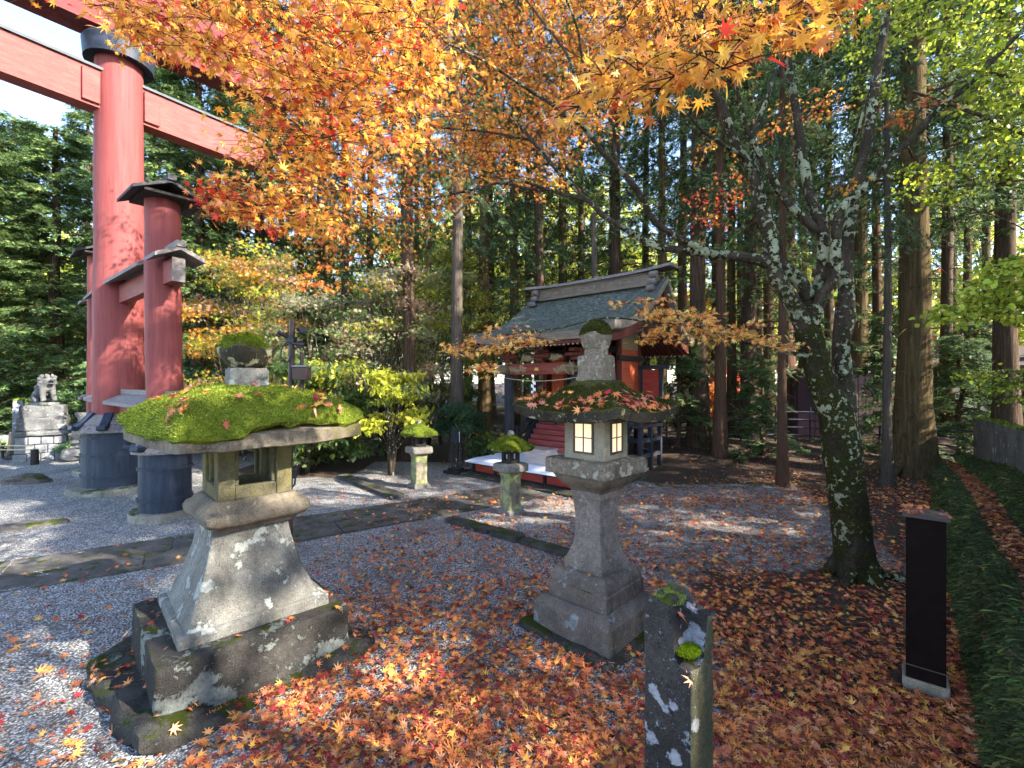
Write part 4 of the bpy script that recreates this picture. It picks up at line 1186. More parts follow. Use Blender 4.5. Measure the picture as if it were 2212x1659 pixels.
obj('lintel', long_box(-7.5, 2.6, .22, 6.6, 7.1, .28), M['kasagi'], torii, smooth=0)
obj('upper_lintel', long_box(-7.7, 2.9, .3, 7.104, 7.45, .34, .15), M['kasagi'], torii, smooth=0)
obj('lintel_roof', long_box(-7.9, 3.1, .42, 7.455, 7.56, .36, .1), M['black_iron'], torii, smooth=0)
# small roofs and braces of the side pillars
def gable(c, d, L, half, z, rise, th, name, mat='grey_wood', cap=True, end0=0.0):
    """little two-slope roof along direction d"""
    d = Vector(d).normalized(); s = Vector((-d.y, d.x, 0)); g = MB()
    for sd in (-1, 1):
        V = []
        for q in (end0, L):
            for w_, zz in ((0.0, z + rise), (half, z), (half, z - th), (0.0, z + rise - th)):
                V.append(loc(c) + d * q + s * (w_ * sd) + Vector((0, 0, zz)))
        Fc = [(0, 1, 2, 3), (7, 6, 5, 4), (0, 4, 5, 1), (1, 5, 6, 2), (2, 6, 7, 3)]
        g.add((V, Fc))
    o = g.build(name, M[mat], torii, smooth=0)
    if cap:
        m = MB(); a = loc(c) + d * (end0 - .02) + Vector((0, 0, z + rise + .02)); b = loc(c) + d * (L + .02) + Vector((0, 0, z + rise + .02))
        m.bar(a, b, .09, .07); m.build('ridge_board', M[mat], o, bevel=.005)
    return o
for c, sgn in ((TF, 1), (TB, -1)):
    top = c + Vector((-.06, .03, 0)) if sgn == 1 else c + Vector((.03, -.03, 0))
    t2 = (c - TM); t2.z = 0; t2.normalize()
    sd = Vector((-t2.y, t2.x, 0))
    gable(top - t2 * .36, t2, .72, .36, 3.77, .16, .035, 'pillar_roof', 'dark_wood')
    MB().bar(loc(top) - t2 * .33 + Vector((0, 0, 3.765)), loc(top) + t2 * .33 + Vector((0, 0, 3.765)), .5, .03).build('roof_plate', M['black_wood'], torii)
    dist = (c - TM).length
    for zb, hgt, out in ((2.86, .26, .30), (1.16, .27, .30)):
        m = MB().bar(loc(TM) + t2 * .25 + Vector((0, 0, zb)), loc(c) + t2 * (.17 + out) + Vector((0, 0, zb)), .12, hgt)
        m.build('brace_beam', M['beam_red'], torii, bevel=.006)
        MB().bar(loc(c) + t2 * (.17 + out) + Vector((0, 0, zb)), loc(c) + t2 * (.185 + out) + Vector((0, 0, zb)), .125, hgt + .01).build('beam_end', M['grey_wood'], torii)
        gable(TM + t2 * .28, t2, dist - .28 - .17, .24, zb + hgt / 2 + .02, .11, .045, 'brace_roof')
        gable(c + t2 * .16, t2, out + .1, .24, zb + hgt / 2 + .02, .11, .045, 'brace_roof')

# ------------------------------------------------------------------ guardian lion on its pedestal and the things round it
KP = Vector((-9.75, 9.75, -.02)); ka = math.radians(38)
ped = thing('stone_pedestal', 'tall pale stone pedestal of stacked blocks carrying the guardian lion', 'pedestal', tuple(KP), ka)
m = MB()
for i, (z0, w) in enumerate(((0, .40), (.17, .385), (.34, .37))):
    nb_ = 4
    for f in range(4):
        A = Matrix.Rotation(f * math.pi / 2, 4, 'Z')
        for q in range(nb_):
            x0 = -w + 2 * w * q / nb_ + (.1 if i % 2 else 0); x1 = min(x0 + 2 * w / nb_ - .012, w - .01)
            if x1 - x0 > .03: m.add(MB().box(((x0 + x1) / 2, -w + .06, z0 + .083), (x1 - x0, .12, .158)).vf, A)
m.build('block_course', M['stone_block'], ped, bevel=.008)
MB().box((0, 0, .25), (.66, .66, .5)).build('joint_core', M['stone_dark'], ped)
part('scroll_course', sq_loft([(.515, .38), (.52, .42), (.57, .43), (.60, .40), (.615, .37)], n=10, step=.02, seed=81, amp=.015, fs=9, rr=.03), M['stone_far'], ped)
part('carved_course', sq_loft([(.62, .35), (.63, .375), (.86, .36), (.88, .34)], n=10, step=.03, seed=82, amp=.022, fs=10, rr=.02), M['stone_far'], ped)
part('top_course', sq_loft([(.885, .31), (.89, .325), (1.10, .325), (1.12, .30)], n=10, step=.03, seed=83, amp=.012, fs=9, rr=.02), M['stone_far'], ped)
lion = thing('guardian_lion', 'grey stone guardian lion sitting on a tall pedestal', 'lion statue', tuple(KP + Vector((0, 0, 1.125))), ka + math.radians(-60))
part('base', sq_loft([(0, .25), (.05, .25)], n=6, step=.03, seed=84, amp=.006, rr=.02, asp=.62), M['stone_far'], lion)
pts = [(-.12, 0, .2), (.02, 0, .3), (.1, 0, .4), (.15, 0, .5), (.26, 0, .5), (-.17, .09, .14), (-.05, .11, .1), (.02, .11, .07), (-.17, -.09, .14), (-.05, -.11, .1), (.02, -.11, .07), (.12, .085, .3), (.15, .09, .17), (.19, .09, .07), (.12, -.085, .3), (.15, -.09, .17), (.19, -.09, .07), (-.23, 0, .26), (-.25, 0, .42)]
ed = [(0, 1), (1, 2), (2, 3), (3, 4), (0, 5), (5, 6), (6, 7), (0, 8), (8, 9), (9, 10), (2, 11), (11, 12), (12, 13), (2, 14), (14, 15), (15, 16), (0, 17), (17, 18)]
rad = [.12, .12, .12, .115, .075, .09, .06, .045, .09, .06, .045, .06, .045, .05, .06, .045, .05, .05, .07]
skin('body', pts, ed, rad, M['stone_far'], lion)
mn = MB()
for k in range(22):
    th = k * 2.4; q = k / 22
    mn.ell((.1 - .05 * math.cos(th) * .6, .115 * math.sin(th), .40 + .2 * q), (.05, .05, .05), 8)
mn.ell((.18, .05, .6), (.03, .03, .045), 8); mn.ell((.18, -.05, .6), (.03, .03, .045), 8); mn.ell((.30, 0, .515), (.035, .045, .03), 8); mn.ell((.27, 0, .44), (.05, .055, .02), 8)
mn.build('mane', M['stone_far'], lion, smooth=80)
pl = thing('stone_pillar', 'tall thin stone pillar with white lichen and a mossy cap beside the lion pedestal', 'pillar', tuple(P(40, 984, 9.9) + Vector((0, 0, .0))), math.radians(40))
part('shaft', sq_loft([(-.1, .09), (1.12, .082), (1.16, .078)], n=8, step=.04, seed=85, amp=.006, rr=.015), stone_mat('white lichen pillar stone', lin(70, 72, 74), lin(108, 110, 112), lin(140, 142, 144), lichen=lin(226, 230, 232), la=.6, ls=5), pl)
part('moss_cap', sq_loft([(1.15, .085), (1.19, .08), (1.21, .05)], n=8, step=.02, seed=86, amp=.012, rr=.03), M['moss'], pl)
def rock(label, loc_, size, seed, mat='stone_slab', rz=0, name='rock', group=None):
    b = MB().ell((0, 0, 0), (1, 1, 1), 22, .45, seed, fs=1.4)
    V = [Vector((v.x * size[0], v.y * size[1], max(v.z, -.55) * size[2])) for v in b.V]
    V = [v + mnoise.noise_vector(v * 9 + Vector((seed, 0, 0))) * .012 for v in V]
    o = obj(name, (V, b.F), M[mat], None, smooth=50); o.location = loc_; o.rotation_euler = (0, 0, rz)
    return tag(o, label, 'rock', group)
rock('dark mossy boulder at the foot of the thin stone pillar', tuple(P(35, 984, 9.7)), (.2, .17, .13), 1)
rock('large flat dark stone lying on the blue gravel before the lion', tuple(G(57, 1037, .03)), (.30, .2, .09), 7, 'stone_flat', .3)
rock('low dark stone sunk in the gravel at the left edge', tuple(G(58, 1137, .0)), (.34, .16, .05), 9, 'stone_flat', .75)
lg = G(162, 998)
t = thing('stone_lantern', 'low weathered stone lantern base on stacked mossy rocks beside the big barrel', 'stone lantern', (lg.x - .1, lg.y + .3, 0), .4)
m = MB(); m.ell((0, 0, .12), (.36, .3, .16), 18, .4, 4, fs=2); m.ell((.05, .02, .31), (.24, .22, .12), 18, .4, 6, fs=2); m.build('rock_base', M['stone_far'], t, smooth=60)
part('pedestal', sq_loft([(.36, .17), (.42, .15), (.46, .17), (.52, .2), (.55, .19)], n=8, step=.03, seed=88, amp=.012, rr=.05), M['stone_far'], t)
part('shaft', lathe([(.54, .12), (.6, .1), (.85, .095), (.9, .13), (.96, .14)], 20, True, .01, 3), M['stone_far'], t)
tw = P(75, 985, 9.0)
t = thing('stump_post', 'short black wooden post in front of the lion pedestal', 'post', (tw.x, tw.y, terrain(tw.x, tw.y)), .2)
part('shaft', lathe([(-.05, .065), (.27, .06), (.29, .05)], 14, True, .006, 2, 9), M['black_wood'], t)
br = thing('bamboo_rail', 'low bamboo rail beside the short black post', 'rail', tuple(P(-60, 985, 9.2)))
e0 = Vector(br.location); m = MB()
for z in (.12, .2):
    m.tube([(0, 0, z), Vector(tw) - e0 + Vector((-.05, 0, z - e0.z * 0 - (tw.z - e0.z) * 0))], .012, 8)
m.build('poles', M['rope'], br)
MB().cyl((.6, 0, -.05), .02, .3, 8).build('stake', M['black_wood'], br)
wp = P(20, 965, 10.4)
t = thing('wooden_stake', 'leaning brown wooden stake beside the thin stone pillar', 'stake', (wp.x, wp.y, -.05), 0)
MB().tube([(0, 0, 0), (.04, .02, .52)], .045, 10).build('shaft', wood_mat('bare brown wood', lin(120, 96, 72), lin(150, 124, 96), lin(176, 150, 122)), t)
rock('long low pale stone lying in front of the seated person', tuple(P(0, 952, 11.2)), (.55, .2, .14), 13, 'stone_block', .7)
# seated person
q = P(15, 945, 12.2)
per = thing('person', 'person in a dark vest and white sleeves sitting behind the wooden stake, arms folded', 'person', (q.x, q.y, float(terrain(q.x, q.y))), math.radians(38))
zo = .12
pts = [(0, 0, .16), (0, 0, .34), (0, 0, .5), (0, -.01, .6), (0, -.02, .70), (.09, -.02, .15), (.13, -.32, .2), (.12, -.36, .03), (.12, -.45, .02), (-.09, -.02, .15), (-.13, -.32, .2), (-.12, -.36, .03), (-.12, -.45, .02), (.17, 0, .52), (.22, -.08, .34), (.06, -.24, .3), (-.17, 0, .52), (-.22, -.08, .34), (-.06, -.24, .3)]
ed = [(0, 1), (1, 2), (2, 3), (3, 4), (0, 5), (5, 6), (6, 7), (7, 8), (0, 9), (9, 10), (10, 11), (11, 12), (2, 13), (13, 14), (14, 15), (2, 16), (16, 17), (17, 18)]
rad = [.13, .12, .11, .05, .09, .09, .065, .045, .035, .09, .065, .045, .035, .055, .045, .03, .055, .045, .03]
skin('body', pts, ed, rad, M['skin'], per)
skin('vest', [(0, 0, .14), (0, 0, .34), (0, 0, .52)], [(0, 1), (1, 2)], [.145, .135, .125], M['cloth_dark'], per)
for s in (-1, 1):
    skin('sleeve', [(s * .13, 0, .53), (s * .18, 0, .51), (s * .225, -.08, .34), (s * .09, -.22, .305)], [(0, 1), (1, 2), (2, 3)], [.06, .068, .056, .042], M['cloth_white'], per)
    skin('trousers', [(s * .06, 0, .14), (s * .1, -.04, .15), (s * .13, -.32, .21), (s * .12, -.36, .06)], [(0, 1), (1, 2), (2, 3)], [.1, .1, .075, .055], M['cloth_white'], per)
MB().ell((0, .012, .735), (.088, .092, .085), 14, .06, 2).build('hair', M['hair'], per)

# ------------------------------------------------------------------ things behind on the right
fz = .32
sh0, sh1 = P(1722, 965, 11.2), P(1935, 965, 10.6)
sd = (sh1 - sh0); sd.z = 0; L = sd.length
shed = thing('storage_shed', 'purple brown panelled shed wall in dappled sun behind the cedar trunks', 'shed', (sh0.x, sh0.y, fz - .05), math.atan2(sd.y, sd.x))
m = MB()
for i in range(3): m.box((.18 + i * .36, -.01, .8), (.345, .03, 1.55))
m.box((.54, .5, .8), (1.1, .9, 1.56)); m.build('dark_panel', M['purple_panel'], shed, bevel=.004)
m = MB(); n = 6
for i in range(n):
    x0 = 1.09 + (L - 1.09) * i / n; w = (L - 1.09) / n
    for z0, z1 in ((.02, .5), (.52, 1.02), (1.04, 1.5)): m.box((x0 + w / 2, 0, (z0 + z1) / 2), (w - .02, .03, z1 - z0))
m.build('sunlit_panel', M['sunlit_panel'], shed, bevel=.004)
m = MB(); m.box(((L + 1.1) / 2, .5, .76), (L - 1.1, .94, 1.5)); m.box((L / 2, .45, 1.6), (L + .1, 1.1, .05)); m.build('frame', M['purple_panel'], shed, bevel=.004)
hb = P(2060, 960, 14.0)
hs = thing('white_house', 'cream plaster house with a low brown roof behind the giant cedar', 'house', (hb.x, hb.y, 0), math.radians(-38))
MB().box((1.3, 1, 1.15), (3.4, 2, 1.9)).build('wall', M['white_wall'], hs)
m = MB()
for x in (-.4, .75, 1.9, 2.98): m.box((x, -.005, 1.15), (.08, .04, 1.9))
m.box((1.3, -.004, 1.55), (3.3, .045, .07)); m.box((1.3, -.02, .18), (3.4, .05, .2)); m.build('timber', M['black_wood'], hs)
V = [Vector(v) for v in [(-.9, -.5, 1.95), (3.5, -.5, 1.95), (3.5, 1, 2.55), (-.9, 1, 2.55), (-.9, 2.5, 1.95), (3.5, 2.5, 1.95)]]
V += [v + Vector((0, 0, .09)) for v in V]
obj('roof', (V, [(3, 2, 1, 0), (4, 5, 2, 3), (6, 7, 8, 9), (9, 8, 11, 10), (0, 1, 7, 6), (5, 4, 10, 11), (1, 2, 8, 7), (2, 5, 11, 8), (0, 6, 9, 3), (3, 9, 10, 4)]), M['roof_brown'], hs, smooth=0)
# pipe fence on the mound
fence = thing('pipe_fence', 'dark iron pipe fence with four rails between the cedars', 'fence', (2.9, 8.9, 0))
fo = Vector(fence.location)
fp = [P(1440, 950, 9.6), P(1600, 945, 10.2), P(1750, 948, 10.3), P(1900, 950, 9.9), P(2110, 950, 8.7)]
for p in fp: p.z = float(terrain(p.x, p.y))
for k in range(4):
    MB().tube([p - fo + Vector((0, 0, .14 + .17 * k)) for p in fp], .017, 6).build('rail', M['black_iron'], fence)
for a, b in zip(fp, fp[1:]):
    for q in (0, .5):
        p = a.lerp(b, q) - fo; MB().cyl(p + Vector((0, 0, -.1)), .018, .85, 8).build('post', M['black_iron'], fence)
# ------------------------------------------------------------------ broadleaf trees grown from limbs to leaf sprays
def inside(poly, p):
    x, y = p; c = False; n = len(poly)
    for i in range(n):
        (x0, y0), (x1, y1) = poly[i], poly[(i + 1) % n]
        if (y0 > y) != (y1 > y) and x < (x1 - x0) * (y - y0) / (y1 - y0) + x0: c = not c
    return c

def sample_poly(poly, n, d0, d1, r):
    us, vs = [p[0] for p in poly], [p[1] for p in poly]; out = []
    while len(out) < n:
        p = (r.uniform(min(us), max(us)), r.uniform(min(vs), max(vs)))
        if inside(poly, p): out.append(P(p[0], p[1], r.uniform(d0, d1)))
    return out

def grow(root, limb_paths, clusters, tpl, leaf_mat, twig_mat, seed, leaf_name='crown'):
    """clusters: dicts(pos, rad, n, size, cols, wts, droop)"""
    r = random.Random(seed); g = np.random.default_rng(seed)
    org = Vector(root.location)
    nodes, nr = [], []
    for pts, rad in limb_paths:
        nodes += pts; nr += rad
    nodes = np.array([tuple(p) for p in nodes]); nr = np.array(nr)
    tw = MB(); PV, PF, PC = [], [], []; off = 0
    cl = sorted(clusters, key=lambda c: np.min(((nodes - np.array(c['pos'])) ** 2).sum(1)))
    allp, allt, alln, alls, allc, allcurl = [], [], [], [], [], []
    for c in cl:
        p = np.array(c['pos']); d2 = ((nodes - p) ** 2).sum(1); i = int(np.argmin(d2)); L = math.sqrt(d2[i])
        a, b = Vector(nodes[i]), Vector(p)
        dirv = (b - a) if L > .05 else Vector((r.uniform(-1, 1), r.uniform(-1, 1), 0))
        if L > .05:
            k = max(2, int(L / .12)); pts = []
            side = Vector((r.uniform(-1, 1), r.uniform(-1, 1), r.uniform(.2, 1))) * L * .13
            for j in range(k + 1):
                q = j / k; w = Vector((r.uniform(-1, 1), r.uniform(-1, 1), r.uniform(-1, 1))) * (.014 if 0 < j < k else 0)
                pts.append(a.lerp(b, q) + side * math.sin(math.pi * q) + w)
            r0 = min(nr[i] * .75, .0035 + .0045 * L + .001); r1 = min(.0028, r0)
            rr = [r0 + (r1 - r0) * j / k for j in range(k + 1)]
            V, Fc = tube([q - org for q in pts], rr, 5, cap=False); tw.add((V, Fc))
            nodes = np.vstack([nodes, np.array([tuple(q) for q in pts[1:]])]); nr = np.concatenate([nr, rr[1:]])
        h = Vector((dirv.x, dirv.y, 0)); h = h.normalized() if h.length > .01 else Vector((1, 0, 0))
        h = (Matrix.Rotation(r.uniform(-.5, .5), 3, 'Z') @ h)
        n = c['n']; R = c['rad']; dr = c.get('droop', .35)
        for sgn in (-1, 0, 1):
            d = Matrix.Rotation(sgn * r.uniform(.5, 1.1), 3, 'Z') @ h
            d = (d + Vector((0, 0, -dr * r.uniform(.1, 1)))).normalized(); Ls = R * r.uniform(.8, 1.7)
            e = b + d * Ls
            V, Fc = tube([b - org, b + d * Ls * .5 + Vector((0, 0, .01)) - org, e - org], [.0024, .0018, .001], 4, cap=False); tw.add((V, Fc))
            m = max(1, n // 3)
            q = g.uniform(.05, 1.1, m)[:, None]
            pos = np.array(b)[None] + np.array(d)[None] * Ls * q + g.normal(0, 1, (m, 3)) * np.array([R * .28, R * .28, R * .16])
            tip = np.array(d)[None] * .7 + g.normal(0, .65, (m, 3)) + np.array([0, 0, -dr])
            nn = g.normal(0, .55, (m, 3)) + np.array([0, 0, 1.0])
            allp.append(pos); allt.append(tip); alln.append(nn)
            alls.append(c['size'] * g.uniform(.6, 1.2, m)); allc.append(palette(c['cols'], c['wts'], m, .13, g)); allcurl.append(g.normal(.35, .3, m))
    pos, tip, nn = np.vstack(allp) - np.array(org), np.vstack(allt), np.vstack(alln)
    V, Fi, C = leaf_mesh(tpl, pos, unit(tip), unit(nn), np.concatenate(alls), np.concatenate(allcurl), np.vstack(allc))
    fast(leaf_name, V, Fi, leaf_mat, root, C)
    tw.build('twigs', twig_mat, root, smooth=60)

def limb(name, spec, mat, root, amp=.10, n=12, seed=0, step=.05):
    pts, rad = spline([(P(u, v, d), r_) for u, v, d, r_ in spec], step)
    org = Vector(root.location)
    obj(name, tube([p - org for p in pts], rad, n, amp, seed), mat, root, smooth=70)
    return pts, rad

mb_ = P(1846, 1248, 3.83); mb_.z = 0
maple = thing('maple_tree', 'lichen covered maple with orange autumn leaves spreading over the whole scene', 'tree', tuple(mb_))
LP = []
def L_(name, spec, mat='maple_limb', **k):
    q = limb(name, spec, M[mat], maple, seed=len(LP), **k); LP.append(q)
L_('trunk', [(1850, 1285, 3.83, .20), (1849, 1258, 3.83, .178), (1846, 1225, 3.83, .154), (1838, 1130, 3.82, .138), (1824, 1020, 3.8, .137), (1817, 960, 3.8, .136), (1806, 900, 3.8, .128), (1784, 845, 3.8, .112), (1763, 785, 3.8, .102), (1746, 725, 3.8, .098), (1742, 690, 3.8, .085), (1748, 650, 3.8, .06)], 'maple_trunk', n=28, amp=.09, step=.03)
L_('limb', [(1816, 960, 3.83, .09), (1826, 880, 3.86, .078), (1820, 800, 3.88, .066), (1817, 740, 3.9, .064), (1825, 690, 3.9, .078), (1828, 640, 3.9, .062), (1827, 568, 3.9, .05), (1838, 470, 3.9, .045), (1857, 373, 3.9, .042), (1876, 290, 3.9, .038), (1894, 157, 3.9, .034), (1909, 75, 3.9, .03), (1920, -30, 3.9, .026), (1940, -180, 3.8, .02)], 'maple_limb', n=18, amp=.1)
L_('limb', [(1745, 700, 3.8, .07), (1764, 650, 3.78, .056), (1774, 612, 3.76, .05), (1779, 520, 3.74, .044), (1768, 470, 3.74, .042), (1752, 429, 3.74, .038), (1737, 355, 3.74, .035), (1726, 280, 3.72, .032), (1711, 187, 3.7, .028), (1696, 93, 3.6, .025), (1685, -30, 3.4, .022), (1670, -180, 3.0, .02), (1630, -300, 2.5, .016), (1550, -280, 2.05, .012), (1480, -120, 1.8, .008)])
L_('limb', [(1740, 705, 3.79, .08), (1712, 655, 3.77, .066), (1677, 594, 3.75, .06), (1657, 485, 3.75, .056), (1638, 418, 3.75, .05), (1629, 377, 3.75, .045), (1600, 330, 3.75, .036), (1580, 290, 3.72, .032), (1562, 231, 3.7, .028), (1539, 198, 3.7, .026), (1494, 177, 3.68, .02), (1440, 150, 3.6, .014)])
L_('limb', [(1630, 385, 3.75, .034), (1606, 340, 3.7, .02), (1565, 314, 3.65, .017), (1520, 284, 3.6, .014), (1487, 250, 3.55, .011), (1450, 215, 3.5, .007)], n=8)
L_('limb', [(1631, 375, 3.76, .03), (1626, 300, 3.8, .022), (1640, 254, 3.84, .019), (1659, 209, 3.88, .016), (1674, 150, 3.9, .012)], n=8)
L_('limb', [(1764, 500, 3.74, .036), (1735, 470, 3.72, .033), (1703, 440, 3.7, .031), (1672, 394, 3.68, .028), (1645, 343, 3.66, .022), (1610, 270, 3.6, .016), (1590, 180, 3.5, .011)], n=10)
L_('limb', [(1748, 640, 3.78, .06), (1722, 602, 3.76, .052), (1690, 578, 3.75, .047), (1621, 558, 3.75, .042), (1550, 550, 3.76, .038), (1503, 543, 3.78, .034), (1417, 532, 3.82, .029), (1361, 500, 3.86, .026), (1305, 467, 3.92, .024), (1268, 433, 3.98, .022), (1193, 414, 4.1, .015), (1119, 403, 4.25, .012), (1063, 377, 4.4, .009), (1000, 350, 4.6, .006)])
L_('limb', [(1540, 546, 3.77, .026), (1490, 525, 3.74, .026), (1417, 482, 3.68, .025), (1384, 422, 3.62, .024), (1343, 370, 3.56, .023), (1298, 325, 3.52, .019), (1264, 276, 3.48, .017), (1231, 258, 3.45, .015), (1190, 224, 3.4, .014), (1119, 179, 3.35, .012), (1044, 131, 3.3, .009), (960, 90, 3.2, .006)])
L_('limb', [(1268, 433, 3.98, .02), (1242, 407, 4.0, .019), (1208, 373, 4.05, .018), (1171, 329, 4.1, .017), (1145, 299, 4.15, .016), (1111, 254, 4.2, .013), (1063, 220, 4.25, .012), (1007, 187, 4.3, .009), (940, 160, 4.35, .006)], n=8)
L_('limb', [(1150, 303, 4.14, .012), (1044, 284, 4.1, .010), (932, 274, 4.0, .008), (813, 261, 3.8, .007), (700, 290, 3.4, .006), (600, 340, 3.0, .005)], n=7)
L_('limb', [(1343, 370, 3.56, .017), (1328, 329, 3.55, .015), (1325, 269, 3.52, .013), (1298, 235, 3.5, .011), (1262, 150, 3.4, .010), (1240, 40, 3.2, .009), (1150, -120, 2.9, .009), (950, -200, 2.7, .008), (720, -150, 2.55, .007), (520, -40, 2.5, .005)], n=8)
L_('limb', [(1262, 276, 3.48, .013), (1250, 200, 3.6, .012), (1231, 131, 3.7, .011), (1208, 93, 3.8, .010), (1137, 0, 4.0, .008), (1050, -120, 4.2, .006)], n=7)
L_('limb', [(1193, 414, 4.1, .012), (1110, 390, 4.0, .011), (1000, 415, 3.8, .010), (900, 430, 3.6, .008), (800, 425, 3.4, .007), (690, 400, 3.1, .005)], n=7)
L_('limb', [(1757, 700, 3.76, .05), (1778, 632, 3.7, .042), (1801, 600, 3.66, .038), (1812, 467, 3.6, .036), (1857, 414, 3.55, .03), (1913, 355, 3.5, .026), (1976, 291, 3.45, .024), (2032, 231, 3.4, .022), (2088, 187, 3.36, .02), (2163, 112, 3.3, .017), (2230, 50, 3.25, .014), (2400, -60, 3.2, .008)])
L_('limb', [(1780, 520, 3.73, .02), (1788, 459, 3.7, .013), (1819, 392, 3.66, .011), (1845, 317, 3.62, .010), (1864, 243, 3.6, .009), (1890, 165, 3.6, .006)], n=7)
L_('limb', [(1745, 770, 3.78, .03), (1708, 762, 3.74, .016), (1640, 745, 3.7, .013), (1580, 733, 3.66, .011), (1500, 704, 3.62, .009), (1412, 698, 3.6, .008), (1382, 692, 3.6, .007), (1318, 686, 3.6, .006), (1275, 692, 3.6, .006), (1211, 708, 3.6, .005), (1126, 718, 3.6, .004)], n=7)
rt = MB()
for k, (an, ln) in enumerate(((-.2, .34), (-1.2, .22), (-2.4, .26), (.6, .3), (2.9, .24))):
    d = Vector((math.cos(an), math.sin(an), 0))
    pts, rad = spline([(Vector((0, 0, .16)) + d * .09, .06), (Vector((0, 0, .04)) + d * .18, .05), (Vector((0, 0, 0)) + d * ln, .03), (Vector((0, 0, -.05)) + d * (ln + .15), .015)], .04)
    rt.tube(pts, rad, 9, .12, k)
rt.build('root', M['maple_trunk'], maple, smooth=70)

OR = [lin(226, 154, 58), lin(236, 180, 76), lin(220, 136, 76), lin(206, 66, 50), lin(170, 106, 56)]
pr = random.Random(5)
def reg(poly, n, d0, d1, rad, nl, size, wts, cols=OR, droop=.35):
    return [dict(pos=p, rad=rad * pr.uniform(.7, 1.3), n=int(nl * pr.uniform(.7, 1.3)), size=size, cols=cols, wts=wts, droop=droop) for p in sample_poly(poly, n, d0, d1, pr)]
CL = []
CL += reg([(230, -60), (930, -60), (960, 150), (900, 320), (800, 430), (730, 520), (620, 490), (500, 470), (460, 430), (540, 340), (580, 270), (500, 180), (460, 110), (340, 90), (240, 70)], 400, 2.3, 3.4, .15, 15, .072, [5, 5, 2.4, .9, 1.2])
CL += reg([(230, 20), (430, 60), (520, 120), (430, 120), (330, 100)], 22, 2.4, 2.7, .10, 12, .066, [2, 3, 2, 3, .5])
CL += reg([(455, 400), (590, 420), (580, 500), (500, 480), (460, 450)], 22, 2.5, 2.8, .09, 12, .062, [1.2, 1, 1.5, 6, .5])
CL += reg([(425, 405), (455, 405), (455, 440), (430, 440)], 2, 2.5, 2.6, .05, 6, .06, [0, 0, 1, 6, 0])
CL += reg([(560, 20), (900, 20), (820, 300), (640, 330)], 30, 2.3, 2.8, .12, 12, .066, [1, 1, 3, 5, 1])
CL += reg([(640, -80), (1500, -80), (1460, 140), (1270, 300), (1210, 390), (1060, 400), (950, 470), (900, 520), (800, 560), (720, 620), (620, 560), (600, 480)], 700, 3.9, 6.4, .2, 18, .068, [5, 3.4, 3, .7, 2])
CL += reg([(980, -80), (1560, -80), (1520, 110), (1320, 230), (1200, 330), (1000, 340)], 270, 3.9, 5.6, .2, 17, .068, [5, 3.4, 3, .7, 2])
CL += reg([(640, 570), (705, 570), (705, 630), (650, 640)], 7, 2.9, 3.1, .07, 14, .062, [5, 1, 2, .4, 2])
CL += reg([(1175, 270), (1215, 190), (1400, 110), (1560, 50), (1620, -60), (1900, -60), (1850, 40), (1800, 80), (1700, 110), (1620, 140), (1560, 150), (1490, 200), (1440, 215), (1330, 215), (1240, 260)], 72, 1.4, 2.1, .10, 12, .080, [6, 4, 3, .4, .8])
CL += reg([(1445, 215), (1475, 215), (1475, 235), (1450, 235)], 1, 1.45, 1.5, .03, 3, .08, [1, 4, 0, 0, 0])
CL += reg([(1300, -40), (1700, -60), (1640, 60), (1400, 110), (1300, 90)], 26, 1.9, 3.0, .14, 12, .072, [5, 4, 3, .6, 1])
YP_LIT = [lin(240, 180, 92), lin(246, 204, 120), lin(236, 156, 92), lin(214, 104, 66), lin(204, 140, 76)]  # hanging sprays: leaf colours brightened to stand in for sun
CL += reg([(1335, 650), (1400, 640), (1480, 660), (1560, 690), (1640, 690), (1700, 725), (1700, 755), (1600, 735), (1500, 740), (1370, 735), (1440, 690)], 70, 3.45, 3.8, .09, 15, .066, [5, 4, 3, .3, 1], YP_LIT, .15)
CL += reg([(945, 765), (1000, 735), (1075, 700), (1170, 725), (1170, 735), (1090, 765), (1040, 760), (990, 765)], 32, 3.5, 3.75, .09, 14, .066, [5, 4, 3, .3, 1], YP_LIT, .3)
CL += reg([(1040, 775), (1075, 780), (1050, 840), (1025, 845)], 8, 3.6, 3.75, .06, 12, .066, [5, 4, 3, .3, 1], YP_LIT, .3)
CL += reg([(1480, 440), (1545, 390), (1590, 360), (1585, 430), (1560, 480), (1500, 470)], 22, 4.4, 4.9, .12, 13, .055, [2, 1, 4, 5, 1])
CL += reg([(1500, 290), (1560, 270), (1590, 330), (1520, 350)], 6, 4.2, 4.6, .08, 12, .05, [3, 4, 2, 0, 0])
CL += reg([(1640, 270), (1720, 190), (1830, 190), (1800, 250), (1720, 260), (1660, 330)], 20, 4.2, 4.7, .1, 12, .055, [4, 3, 4, 1, 1])
CL += reg([(1900, 270), (1960, 235), (2060, 180), (2085, 200), (2010, 250), (1930, 290)], 9, 3.2, 3.5, .09, 11, .06, [3, 3, 5, 2, 1])
CL += reg([(1790, 420), (1860, 380), (1900, 370), (1870, 400)], 4, 3.4, 3.6, .06, 8, .06, [3, 4, 2, 0, 0])
CL += reg([(1960, 370), (2000, 375), (2000, 390), (1950, 390)], 2, 3.2, 3.4, .05, 5, .055, [3, 4, 2, 0, 0])
